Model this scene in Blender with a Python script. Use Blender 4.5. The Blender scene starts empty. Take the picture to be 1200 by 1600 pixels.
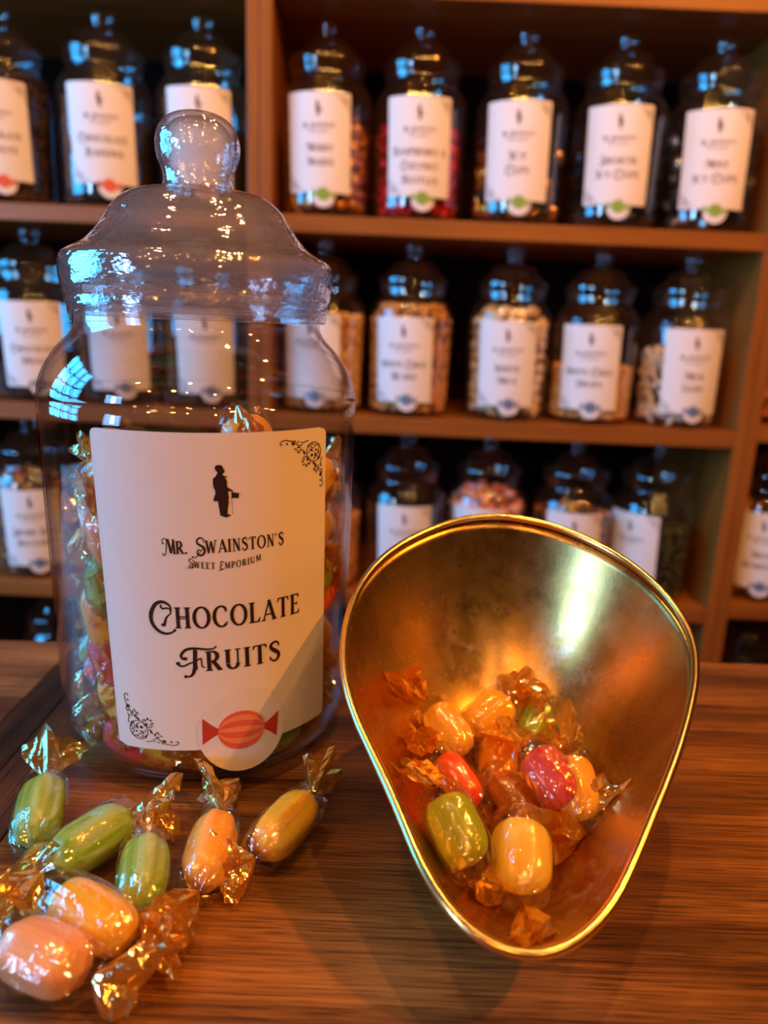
import bpy, math, random
import numpy as np
from mathutils import Vector, Matrix

random.seed(11)
SC = bpy.context.scene
COL = SC.collection
PI = math.pi

# ------------------------------------------------------------------ camera, light, exposure
CAM_H = 0.19
cam_data = bpy.data.cameras.new('camera')
cam = bpy.data.objects.new('camera', cam_data)
COL.objects.link(cam)
cam_data.sensor_fit = 'VERTICAL'
cam_data.sensor_height = 36.0
cam_data.sensor_width = 27.0
cam_data.lens = 36.0 * 1155.0 / 1600.0
cam_data.clip_start = 0.01
cam_data.clip_end = 20
cam_data.dof.use_dof = True
cam_data.dof.focus_distance = 0.27
cam_data.dof.aperture_fstop = 7.6
pitch, roll = math.radians(14.5), math.radians(2.4)
cam.matrix_world = (Matrix.Translation((0, 0, CAM_H)) @ Matrix.Rotation(math.pi/2 - pitch, 4, 'X')
                    @ Matrix.Rotation(roll, 4, 'Z'))
SC.camera = cam
SC.view_settings.view_transform = 'Standard'
SC.view_settings.look = 'None'
SC.view_settings.gamma = 1
SC.view_settings.exposure = -0.18
SC.view_settings.use_curve_mapping = False
SC.cycles.max_bounces = 10
SC.cycles.transparent_max_bounces = 40
SC.cycles.transmission_bounces = 8
SC.cycles.glossy_bounces = 5
SC.cycles.diffuse_bounces = 3
SC.cycles.sample_clamp_indirect = 4
SC.cycles.use_denoising = True
SC.cycles.caustics_refractive = False
SC.cycles.blur_glossy = 0.4

world = bpy.data.worlds.new('room_air')
SC.world = world
world.use_nodes = True
world.node_tree.nodes['Background'].inputs[0].default_value = (0.60, 0.30, 0.14, 1)
world.node_tree.nodes['Background'].inputs[1].default_value = 0.045

def lamp(name, loc, power, color, radius=0.025):
    d = bpy.data.lights.new(name, 'POINT')
    d.energy = power; d.color = color; d.shadow_soft_size = radius
    o = bpy.data.objects.new(name, d); o.location = loc
    COL.objects.link(o)
    return o
def area(name, loc, target, sx, sy, power, color):
    d = bpy.data.lights.new(name, 'AREA')
    d.shape = 'RECTANGLE'; d.size = sx; d.size_y = sy; d.energy = power; d.color = color
    o = bpy.data.objects.new(name, d); o.location = loc
    o.rotation_euler = (Vector(target) - Vector(loc)).to_track_quat('-Z', 'Y').to_euler()
    COL.objects.link(o)
    return o
WARM = (1.0, 0.46, 0.14)
for x in (-1.0, 0.0, 0.75):
    for y in (-1.60, -0.85):
        lamp('ceiling_bulb', (x, y, 1.35), 10.0, WARM, 0.022)
lamp('pendant_bulb', (-0.34, -1.48, 1.35), 20, (1.0, 0.33, 0.04), 0.06)
lamp('overhead_light', (0.16, 0.34, 1.30), 24, (1.0, 0.50, 0.16), 0.018)       # overhead, casts the pan's shadow
lamp('overhead_light', (-0.46, 0.36, 1.30), 18, (1.0, 0.50, 0.17), 0.018)  # added to brighten the shelf jars on the left
lamp('overhead_light', (0.66, 0.36, 1.30), 16, (1.0, 0.50, 0.17), 0.018)  # added likewise for the shelf jars on the right
lamp('amber_label_light', (0.85, -0.05, 1.15), 50, (1.0, 0.31, 0.03), 0.02)       # added right of the counter, for the pan's orange reflection on the label
# daylight through the side windows, pane by pane
for r_ in range(4):
    for c_ in range(4):
        area('side_window_daylight', (-1.75, 0.05+0.24*c_, 0.20+0.28*r_), (-0.08, 0.35, 0.15), 0.19, 0.23, 2.8, (0.05, 0.45, 1.0))
area('shopfront_daylight', (-1.75, -1.15, 0.45), (-0.0, 0.3, 0.1), 0.50, 0.75, 15, (0.20, 0.50, 1.0))
area('shopfront_daylight', (-1.74, -1.15, 0.48), (-0.0, 0.3, 0.1), 0.10, 0.55, 9, (0.45, 0.75, 1.0))

# ------------------------------------------------------------------ helpers
def tag(o, label=None, cat=None, group=None, kind=None):
    if label: o['label'] = label
    if cat: o['category'] = cat
    if group: o['group'] = group
    if kind: o['kind'] = kind
    return o
def empty(name, loc=(0, 0, 0), rz=0.0):
    o = bpy.data.objects.new(name, None)
    o.empty_display_size = 0.02
    o.location = loc; o.rotation_euler = (0, 0, rz)
    COL.objects.link(o)
    return o
class MB:
    def __init__(s): s.v = []; s.f = []
    def add(s, vs, fs):
        n = len(s.v); s.v += [tuple(v) for v in vs]; s.f += [tuple(n+i for i in f) for f in fs]
    def box(s, x0, x1, y0, y1, z0, z1):
        s.add([(x0,y0,z0),(x1,y0,z0),(x1,y1,z0),(x0,y1,z0),(x0,y0,z1),(x1,y0,z1),(x1,y1,z1),(x0,y1,z1)],
              [(0,3,2,1),(4,5,6,7),(0,1,5,4),(1,2,6,5),(2,3,7,6),(3,0,4,7)])
    def grid(s, P, wrap=False):
        R, Cn = len(P), len(P[0]); n = len(s.v)
        for r in P: s.v += [tuple(p) for p in r]
        for i in range(R-1):
            for j in range(Cn if wrap else Cn-1):
                k = (j+1) % Cn
                s.f.append((n+i*Cn+j, n+i*Cn+k, n+(i+1)*Cn+k, n+(i+1)*Cn+j))
    def lathe(s, prof, N=64, cx=0, cy=0):
        s.grid([[(cx+r*math.cos(2*PI*j/N), cy+r*math.sin(2*PI*j/N), z) for j in range(N)] for r, z in prof], True)
    def mesh(s, name, smooth=True):
        m = bpy.data.meshes.new(name); m.from_pydata(s.v, [], s.f); m.update()
        if smooth:
            m.polygons.foreach_set('use_smooth', [True]*len(m.polygons))
        return m
    def build(s, name, mat, parent=None, smooth=True, bevel=0):
        return link(name, s.mesh(name, smooth), mat, parent, bevel)
def link(name, m, mat, parent=None, bevel=0):
    if mat is not None and not m.materials: m.materials.append(mat)
    o = bpy.data.objects.new(name, m); COL.objects.link(o)
    if parent is not None: o.parent = parent
    if bevel:
        b = o.modifiers.new('edge', 'BEVEL'); b.width = bevel; b.segments = 2
    return o
def catmull(pts, n=6, closed=False):
    P = [np.array(p, float) for p in pts]; out = []
    N = len(P)
    if closed: idx = range(N)
    else: idx = range(N-1)
    for i in idx:
        p0 = P[(i-1) % N] if closed or i > 0 else 2*P[0]-P[1]
        p1 = P[i]; p2 = P[(i+1) % N]
        p3 = P[(i+2) % N] if closed or i+2 < N else 2*P[-1]-P[-2]
        for k in range(n):
            t = k/n
            out.append(0.5*((2*p1)+(-p0+p2)*t+(2*p0-5*p1+4*p2-p3)*t*t+(-p0+3*p1-3*p2+p3)*t**3))
    if not closed: out.append(P[-1])
    return out

# ------------------------------------------------------------------ materials
def new_mat(name):
    m = bpy.data.materials.new(name); m.use_nodes = True
    nt = m.node_tree
    return m, nt, nt.nodes, nt.links, nt.nodes['Principled BSDF'], nt.nodes['Material Output']
def plain(name, color, rough=0.5, metal=0.0, spec=0.5, noise=0.0, nscale=60):
    m, nt, N, L, p, out = new_mat(name)
    p.inputs['Base Color'].default_value = (*color, 1)
    p.inputs['Roughness'].default_value = rough
    p.inputs['Metallic'].default_value = metal
    p.inputs['Specular IOR Level'].default_value = spec
    if noise:
        tc = N.new('ShaderNodeTexCoord'); nz = N.new('ShaderNodeTexNoise'); nz.inputs['Scale'].default_value = nscale
        nz.inputs['Detail'].default_value = 4
        mx = N.new('ShaderNodeMix'); mx.data_type = 'RGBA'
        mx.inputs[6].default_value = (*[c*(1-noise) for c in color], 1)
        mx.inputs[7].default_value = (*[min(1, c*(1+noise)) for c in color], 1)
        L.new(tc.outputs['Object'], nz.inputs['Vector']); L.new(nz.outputs['Fac'], mx.inputs[0])
        L.new(mx.outputs[2], p.inputs['Base Color'])
    return m
def wood(name, dark, light, grain='X', rough=0.42, scale=1.0, fine=1.0, contrast=(0.35, 0.68), coat=0.0, pores=0.0):
    m, nt, N, L, p, out = new_mat(name)
    tc = N.new('ShaderNodeTexCoord')
    def layer(sl, sa, det, dist=0.0):
        mp = N.new('ShaderNodeMapping')
        v = {'X': (sl, sa, sa), 'Y': (sa, sl, sa), 'Z': (sa, sa, sl)}[grain]
        mp.inputs['Scale'].default_value = v
        nz = N.new('ShaderNodeTexNoise'); nz.inputs['Scale'].default_value = scale
        nz.inputs['Detail'].default_value = det; nz.inputs['Distortion'].default_value = dist
        L.new(tc.outputs['Object'], mp.inputs['Vector']); L.new(mp.outputs['Vector'], nz.inputs['Vector'])
        return nz.outputs['Fac']
    a = layer(3.0, 60*fine, 5, 0.6); b = layer(9.0, 700*fine, 3); c = layer(1.2, 16*fine, 2, 0.4)
    m1 = N.new('ShaderNodeMath'); m1.operation = 'MULTIPLY_ADD'; m1.inputs[1].default_value = 0.45
    L.new(a, m1.inputs[0])
    m2 = N.new('ShaderNodeMath'); m2.operation = 'MULTIPLY'; m2.inputs[1].default_value = 0.30; L.new(b, m2.inputs[0])
    L.new(m2.outputs[0], m1.inputs[2])
    m3 = N.new('ShaderNodeMath'); m3.operation = 'MULTIPLY_ADD'; m3.inputs[1].default_value = 0.25
    L.new(c, m3.inputs[0]); L.new(m1.outputs[0], m3.inputs[2])
    cr = N.new('ShaderNodeValToRGB')
    cr.color_ramp.elements[0].position = contrast[0]; cr.color_ramp.elements[0].color = (*dark, 1)
    cr.color_ramp.elements[1].position = contrast[1]; cr.color_ramp.elements[1].color = (*light, 1)
    L.new(m3.outputs[0], cr.inputs[0]); L.new(cr.outputs[0], p.inputs['Base Color'])
    p.inputs['Specular IOR Level'].default_value = 0.32
    if pores:
        q = layer(45, 1500, 2); q2 = layer(5, 30, 2)
        th = N.new('ShaderNodeMapRange'); th.inputs['From Min'].default_value = 0.50; th.inputs['From Max'].default_value = 0.64
        th.inputs['To Min'].default_value = 1.0; th.inputs['To Max'].default_value = 1.0-pores
        L.new(q, th.inputs[0])
        t2 = N.new('ShaderNodeMapRange'); t2.inputs['From Min'].default_value = 0.42; t2.inputs['From Max'].default_value = 0.60
        t2.inputs['To Min'].default_value = 1.0; t2.inputs['To Max'].default_value = 0.55
        L.new(q2, t2.inputs[0])
        mm = N.new('ShaderNodeMath'); mm.operation = 'MULTIPLY'; L.new(th.outputs[0], mm.inputs[0]); L.new(t2.outputs[0], mm.inputs[1])
        mv = N.new('ShaderNodeVectorMath'); mv.operation = 'SCALE'; L.new(cr.outputs[0], mv.inputs[0]); L.new(mm.outputs[0], mv.inputs['Scale'])
        L.new(mv.outputs[0], p.inputs['Base Color'])
    p.inputs['Roughness'].default_value = rough
    p.inputs['Coat Weight'].default_value = coat
    p.inputs['Coat Roughness'].default_value = 0.25
    bp = N.new('ShaderNodeBump'); bp.inputs['Strength'].default_value = 0.12; bp.inputs['Distance'].default_value = 0.0004
    L.new(m3.outputs[0], bp.inputs['Height']); L.new(bp.outputs[0], p.inputs['Normal'])
    return m
def film(name, tint, gloss_col, rough, base=0.06, top=0.9, bump=0.0, bscale=300, bdist=0.0006, diffuse=None, dfac=0.0, power=4.0, stretch=(1, 1, 1)):
    """thin clear sheet: see-through, with reflections that grow towards grazing view"""
    m, nt, N, L, p, out = new_mat(name)
    N.remove(p)
    tr = N.new('ShaderNodeBsdfTransparent'); tr.inputs[0].default_value = (*tint, 1)
    gl = N.new('ShaderNodeBsdfGlossy'); gl.inputs['Color'].default_value = (*gloss_col, 1); gl.inputs['Roughness'].default_value = rough
    lw = N.new('ShaderNodeLayerWeight'); lw.inputs[0].default_value = 0.5
    pw = N.new('ShaderNodeMath'); pw.operation = 'POWER'; pw.inputs[1].default_value = power
    L.new(lw.outputs['Facing'], pw.inputs[0])
    ma = N.new('ShaderNodeMath'); ma.operation = 'MULTIPLY_ADD'; ma.inputs[1].default_value = top-base; ma.inputs[2].default_value = base
    L.new(pw.outputs[0], ma.inputs[0])
    src = tr.outputs[0]
    if bump:
        tc = N.new('ShaderNodeTexCoord'); mp = N.new('ShaderNodeMapping'); mp.inputs['Scale'].default_value = stretch
        nz = N.new('ShaderNodeTexNoise'); nz.inputs['Scale'].default_value = bscale; nz.inputs['Detail'].default_value = 3
        bp = N.new('ShaderNodeBump'); bp.inputs['Strength'].default_value = bump; bp.inputs['Distance'].default_value = bdist
        L.new(tc.outputs['Object'], mp.inputs[0]); L.new(mp.outputs[0], nz.inputs['Vector'])
        L.new(nz.outputs['Fac'], bp.inputs['Height']); L.new(bp.outputs[0], gl.inputs['Normal'])
    if diffuse:
        df = N.new('ShaderNodeBsdfDiffuse'); df.inputs[0].default_value = (*diffuse, 1)
        tl = N.new('ShaderNodeBsdfTranslucent'); tl.inputs[0].default_value = (*diffuse, 1)
        ad = N.new('ShaderNodeMixShader'); ad.inputs[0].default_value = 0.5
        L.new(df.outputs[0], ad.inputs[1]); L.new(tl.outputs[0], ad.inputs[2])
        mx0 = N.new('ShaderNodeMixShader'); mx0.inputs[0].default_value = dfac
        L.new(tr.outputs[0], mx0.inputs[1]); L.new(ad.outputs[0], mx0.inputs[2]); src = mx0.outputs[0]
    mx = N.new('ShaderNodeMixShader')
    L.new(ma.outputs[0], mx.inputs[0]); L.new(src, mx.inputs[1]); L.new(gl.outputs[0], mx.inputs[2])
    L.new(mx.outputs[0], out.inputs[0])
    return m
def candy(name, color, pale):
    m, nt, N, L, p, out = new_mat(name)
    tc = N.new('ShaderNodeTexCoord')
    mp = N.new('ShaderNodeMapping'); mp.inputs['Scale'].default_value = (14, 190, 190)
    nz = N.new('ShaderNodeTexNoise'); nz.inputs['Scale'].default_value = 1.0; nz.inputs['Detail'].default_value = 2; nz.inputs['Distortion'].default_value = 0.8
    cr = N.new('ShaderNodeValToRGB')
    cr.color_ramp.elements[0].position = 0.36; cr.color_ramp.elements[0].color = (*color, 1)
    cr.color_ramp.elements[1].position = 0.80; cr.color_ramp.elements[1].color = (*pale, 1)
    L.new(tc.outputs['Object'], mp.inputs[0]); L.new(mp.outputs[0], nz.inputs['Vector'])
    L.new(nz.outputs['Fac'], cr.inputs[0]); L.new(cr.outputs[0], p.inputs['Base Color'])
    p.inputs['Roughness'].default_value = 0.32
    p.inputs['Coat Weight'].default_value = 0.3
    p.inputs['Coat Roughness'].default_value = 0.08
    p.inputs['Subsurface Weight'].default_value = 0.25
    p.inputs['Subsurface Radius'].default_value = (0.004, 0.003, 0.0015)
    p.inputs['Subsurface Scale'].default_value = 1.0
    return m

M = {}
M['counter'] = wood('walnut_laminate', (0.070, 0.020, 0.004), (0.36, 0.145, 0.032), 'X', 0.38, 1.0, 1.0, (0.40, 0.59), pores=0.6)
M['counter_left'] = wood('mid_brown_laminate', (0.16, 0.062, 0.022), (0.42, 0.20, 0.075), 'X', 0.45, 1.0, 1.0, (0.40, 0.59), pores=0.35)
M['strip'] = wood('dark_brown_laminate', (0.018, 0.008, 0.004), (0.12, 0.050, 0.022), 'Y', 0.42, 1.0, 1.2, (0.40, 0.60), pores=0.5)
M['shelf_h'] = wood('red_brown_shelf_wood', (0.20, 0.058, 0.009), (0.38, 0.130, 0.022), 'X', 0.40, 1.0, 0.6)
M['shelf_v'] = wood('red_brown_post_wood', (0.20, 0.058, 0.009), (0.38, 0.130, 0.022), 'Z', 0.40, 1.0, 0.6)
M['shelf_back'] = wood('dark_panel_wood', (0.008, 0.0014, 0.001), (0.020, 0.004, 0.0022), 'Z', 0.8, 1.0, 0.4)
M['clear'] = film('clear_jar_plastic', (0.955, 0.95, 0.955), (1, 0.97, 0.97), 0.03, 0.055, 0.75, 0.10, 45, 0.002, power=4.5)
M['clear_lid'] = film('clear_lid_plastic', (0.95, 0.945, 0.95), (1, 0.97, 0.98), 0.06, 0.09, 0.95, 0.45, 60, 0.004, power=1.8, diffuse=(0.9, 0.86, 0.88), dfac=0.09, stretch=(1, 1, 2.5))
M['clear_far'] = film('clear_shelf_jar_plastic', (0.96, 0.95, 0.95), (1, 0.97, 0.97), 0.03, 0.10, 0.7, 0.0, power=3.6, diffuse=(0.9, 0.6, 0.4), dfac=0.012)
M['paper'] = plain('cream_label_paper', (0.86, 0.80, 0.78), 0.55, 0, 0.3)
M['paper2'] = plain('under_label_paper', (0.80, 0.76, 0.76), 0.6, 0, 0.3)
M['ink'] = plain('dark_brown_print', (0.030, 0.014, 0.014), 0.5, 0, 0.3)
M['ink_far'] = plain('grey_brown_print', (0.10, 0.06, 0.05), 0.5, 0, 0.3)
M['sticker'] = plain('white_sticker_film', (0.84, 0.78, 0.78), 0.35)
M['s_red'] = plain('red_print', (0.80, 0.13, 0.07), 0.4)
M['s_red2'] = plain('light_red_print', (0.90, 0.27, 0.13), 0.4)
M['s_red3'] = plain('dark_red_print', (0.55, 0.045, 0.03), 0.4)
M['s_green'] = plain('green_print', (0.25, 0.42, 0.06), 0.4)
M['s_blue'] = plain('blue_grey_print', (0.16, 0.22, 0.34), 0.4)
M['sheath'] = film('clear_sweet_wrapper', (0.97, 0.96, 0.93), (1, 0.98, 0.95), 0.07, 0.12, 0.55, 0.5, 300, 0.001, power=3)
M['sheath_in'] = film('clear_inner_sweet_wrapper', (0.98, 0.97, 0.95), (1, 0.98, 0.95), 0.10, 0.06, 0.22, 0.4, 300, 0.001, power=3)
M['gold_film'] = film('gold_wrapper_film', (1.0, 0.68, 0.24), (1.0, 0.80, 0.42), 0.10, 0.40, 0.9, 0.4, 350, 0.0006, diffuse=(0.95, 0.50, 0.08), dfac=0.34, power=1.4)
M['brass'] = None
CANDY = {
    'yellow': candy('yellow_boiled_sugar', (0.86, 0.42, 0.008), (0.90, 0.62, 0.07)),
    'green': candy('green_boiled_sugar', (0.20, 0.38, 0.01), (0.52, 0.66, 0.20)),
    'olive': candy('olive_green_boiled_sugar', (0.34, 0.44, 0.01), (0.50, 0.55, 0.05)),
    'orange': candy('orange_boiled_sugar', (0.88, 0.32, 0.01), (0.92, 0.46, 0.05)),
    'amber': candy('amber_boiled_sugar', (0.84, 0.38, 0.02), (0.90, 0.54, 0.08)),
    'red': candy('red_boiled_sugar', (0.78, 0.06, 0.01), (0.86, 0.18, 0.06)),
    'pink': candy('pink_boiled_sugar', (0.60, 0.035, 0.05), (0.72, 0.14, 0.16)),
    'cream': candy('cream_boiled_sugar', (0.90, 0.58, 0.06), (0.93, 0.76, 0.20)),
    'peach': candy('peach_boiled_sugar', (0.86, 0.38, 0.14), (0.90, 0.56, 0.32)),
    'brown': candy('brown_orange_boiled_sugar', (0.50, 0.13, 0.015), (0.68, 0.24, 0.03)),
}
def brass_mat():
    m, nt, N, L, p, out = new_mat('worn_brass')
    tc = N.new('ShaderNodeTexCoord')
    nz = N.new('ShaderNodeTexNoise'); nz.inputs['Scale'].default_value = 28; nz.inputs['Detail'].default_value = 7; nz.inputs['Roughness'].default_value = 0.65
    L.new(tc.outputs['Object'], nz.inputs['Vector'])
    cr = N.new('ShaderNodeValToRGB')
    cr.color_ramp.elements[0].position = 0.30; cr.color_ramp.elements[0].color = (0.50, 0.30, 0.085, 1)
    cr.color_ramp.elements[1].position = 0.72; cr.color_ramp.elements[1].color = (0.67, 0.45, 0.165, 1)
    L.new(nz.outputs['Fac'], cr.inputs[0]); L.new(cr.outputs[0], p.inputs['Base Color'])
    p.inputs['Metallic'].default_value = 1.0
    # dull smudges rubbed into the brass
    ns = N.new('ShaderNodeTexNoise'); ns.inputs['Scale'].default_value = 11; ns.inputs['Detail'].default_value = 2
    nf = N.new('ShaderNodeTexNoise'); nf.inputs['Scale'].default_value = 130; nf.inputs['Detail'].default_value = 6; nf.inputs['Roughness'].default_value = 0.7
    L.new(tc.outputs['Object'], ns.inputs['Vector']); L.new(tc.outputs['Object'], nf.inputs['Vector'])
    r1 = N.new('ShaderNodeMapRange'); r1.inputs['From Min'].default_value = 0.54; r1.inputs['From Max'].default_value = 0.70; L.new(ns.outputs['Fac'], r1.inputs[0])
    r2 = N.new('ShaderNodeMapRange'); r2.inputs['From Min'].default_value = 0.48; r2.inputs['From Max'].default_value = 0.66; L.new(nf.outputs['Fac'], r2.inputs[0])
    mu = N.new('ShaderNodeMath'); mu.operation = 'MULTIPLY'; L.new(r1.outputs[0], mu.inputs[0]); L.new(r2.outputs[0], mu.inputs[1])
    mk = N.new('ShaderNodeMix'); mk.data_type = 'RGBA'; mk.inputs[7].default_value = (0.70, 0.54, 0.36, 1)
    L.new(mu.outputs[0], mk.inputs[0]); L.new(cr.outputs[0], mk.inputs[6]); L.new(mk.outputs[2], p.inputs['Base Color'])
    mm = N.new('ShaderNodeMapRange'); mm.inputs['To Min'].default_value = 1.0; mm.inputs['To Max'].default_value = 0.78; L.new(mu.outputs[0], mm.inputs[0]); L.new(mm.outputs[0], p.inputs['Metallic'])
    n2 = N.new('ShaderNodeTexNoise'); n2.inputs['Scale'].default_value = 60; n2.inputs['Detail'].default_value = 8; n2.inputs['Roughness'].default_value = 0.7
    L.new(tc.outputs['Object'], n2.inputs['Vector'])
    mr = N.new('ShaderNodeMapRange'); mr.inputs['From Min'].default_value = 0.3; mr.inputs['From Max'].default_value = 0.75
    mr.inputs['To Min'].default_value = 0.22; mr.inputs['To Max'].default_value = 0.36
    L.new(n2.outputs['Fac'], mr.inputs[0]); L.new(mr.outputs[0], p.inputs['Roughness'])
    # fine scratches
    mp = N.new('ShaderNodeMapping'); mp.inputs['Scale'].default_value = (900, 60, 300); mp.inputs['Rotation'].default_value = (0.3, 0.2, 0.6)
    n3 = N.new('ShaderNodeTexNoise'); n3.inputs['Scale'].default_value = 1; n3.inputs['Detail'].default_value = 3
    L.new(tc.outputs['Object'], mp.inputs[0]); L.new(mp.outputs[0], n3.inputs['Vector'])
    bp = N.new('ShaderNodeBump'); bp.inputs['Strength'].default_value = 0.05; bp.inputs['Distance'].default_value = 0.0004
    L.new(n3.outputs['Fac'], bp.inputs['Height']); L.new(bp.outputs[0], p.inputs['Normal'])
    return m
M['brass'] = brass_mat()
M['brass_rim'] = plain('bright_brass_rim', (0.86, 0.58, 0.22), 0.22, 1.0)

# ------------------------------------------------------------------ setting
FLOOR_Z = -0.95
b = MB(); b.box(-2.2, 2.2, -2.4, 1.6, FLOOR_Z-0.02, FLOOR_Z)
tag(b.build('floor', plain('dark_shop_floor', (0.06, 0.03, 0.02), 0.6, noise=0.4, nscale=8), smooth=False), kind='structure')
b = MB(); b.box(-2.2, 2.2, 1.42, 1.46, FLOOR_Z, 1.5)
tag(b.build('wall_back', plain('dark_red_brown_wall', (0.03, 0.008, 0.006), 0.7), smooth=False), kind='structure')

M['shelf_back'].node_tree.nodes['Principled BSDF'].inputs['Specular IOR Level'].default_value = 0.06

# shop counter: boards each side of a dark cross strip
counter = empty('shop_counter', (0, 0, 0))
tag(counter, 'walnut brown wooden counter with a dark strip, under the big jar and brass pan', 'counter')
def quad_slab(pts, z0, z1):
    b = MB(); n = len(pts)
    b.add([(x, y, z0) for x, y in pts] + [(x, y, z1) for x, y in pts],
          [tuple(range(n-1, -1, -1)), tuple(range(n, 2*n))] + [(i, (i+1) % n, n+(i+1) % n, n+i) for i in range(n)])
    return b
def back(x): return 0.4035 + 0.0235*x
quad_slab([(-0.1352, -0.35), (0.75, -0.35), (0.75, back(0.75)), (-0.1352, back(-0.1352))], -0.035, 0.0).build('worktop_board', M['counter'], counter, False, 0.0006)
o = quad_slab([(-0.75, -0.35), (-0.1764, -0.35), (-0.1764, back(-0.1764)), (-0.75, back(-0.75))], -0.035, 0.0).build('side_board', M['counter_left'], counter, False, 0.0006)
o['label'] = 'lighter brown board left of the dark strip'
o = quad_slab([(-0.1760, -0.35), (-0.1572, -0.35), (-0.1572, back(-0.157)), (-0.1760, back(-0.176))], -0.035, 0.0002).build('cross_strip', M['strip'], counter, False, 0.0006)
o['label'] = 'dark brown strip'
o = quad_slab([(-0.1568, -0.35), (-0.1356, -0.35), (-0.1356, back(-0.135)), (-0.1568, back(-0.157))], -0.035, 0.0002).build('cross_strip', M['strip'], counter, False, 0.0006)
o['label'] = 'dark brown strip'
quad_slab([(-0.74, -0.33), (0.74, -0.33), (0.74, back(0.74)-0.01), (-0.74, back(-0.74)-0.01)], FLOOR_Z, -0.0352).build('cabinet_body', M['shelf_back'], counter, False)

# shelving: three bays side by side, each a bookcase of its own
SH_Y, SH_B = 1.09, 1.40
LEV = [(0.595, 0.620), (0.3045, 0.3275), (0.0270, 0.0515), (-0.2530, -0.2280), (-0.530, -0.505), (-0.81, -0.785)]
def bookcase(label, x0, x1, dz=0.0):
    r = empty('jar_shelf_unit', (x0, SH_Y, FLOOR_Z)); tag(r, label, 'shelf unit', 'shelf units side by side behind the counter')
    for a, c in ((x0, x0+0.0165), (x1-0.0165, x1)):
        b = MB(); b.box(a-x0, c-x0, 0, SH_B-SH_Y, 0, 0.90-FLOOR_Z); b.build('upright', M['shelf_v'], r, False, 0.0015)
    for z0, z1 in LEV:
        b = MB(); b.box(0.0167, x1-x0-0.0167, 0.001, SH_B-SH_Y-0.01, z0+dz-FLOOR_Z, z1+dz-FLOOR_Z)
        b.build('shelf', M['shelf_h'], r, False, 0.0012)
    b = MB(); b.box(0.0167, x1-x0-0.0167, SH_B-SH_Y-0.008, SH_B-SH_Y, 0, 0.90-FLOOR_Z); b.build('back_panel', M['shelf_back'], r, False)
bookcase('brown shelf unit left of the post, with red-stickered jars on its upper shelf', -1.00, -0.1895)
bookcase('wide brown shelf unit holding the rows of jars above and behind the brass pan', -0.1885, 0.5300)
bookcase('brown shelf unit past the slanting post at the right edge of the photo', 0.5310, 1.10, 0.011)

# ------------------------------------------------------------------ lettering: ribbon glyphs
TH, TN = 0.175, 0.075
def arc(cx, cy, rx, ry, a0, a1, th=TH, tn=TN, n=14):
    pts, ws = [], []
    for k in range(n+1):
        a = math.radians(a0+(a1-a0)*k/n)
        pts.append((cx+rx*math.cos(a), cy+ry*math.sin(a))); ws.append(tn+(th-tn)*abs(math.cos(a))**1.3)
    return pts, ws
def ln(x0, y0, x1, y1, w=TH): return ([(x0, y0), (x1, y1)], [w, w])
def sf(x, y, w=0.30): return ([(x-w/2, y), (x+w/2, y)], [0.055, 0.055])
def st(x, w=TH, s=True): return [ln(x, 0, x, 1, w)] + ([sf(x, 0.03), sf(x, 0.97)] if s else [])
def sm(pts, w0, w1=None, wm=None, n=5):
    P = catmull(pts, n); K = len(P)
    w1 = w0 if w1 is None else w1
    wm = max(w0, w1) if wm is None else wm
    ws = []
    for i in range(K):
        t = i/(K-1)
        ws.append(w0+(wm-w0)*t*2 if t < .5 else wm+(w1-wm)*(t-.5)*2)
    return ([tuple(p) for p in P], ws)
def dot(x, y, r=0.09): return ([(x-r, y), (x-r*0.5, y), (x+r*0.5, y), (x+r, y)], [r*0.6, r*1.8, r*1.8, r*0.6])
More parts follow.
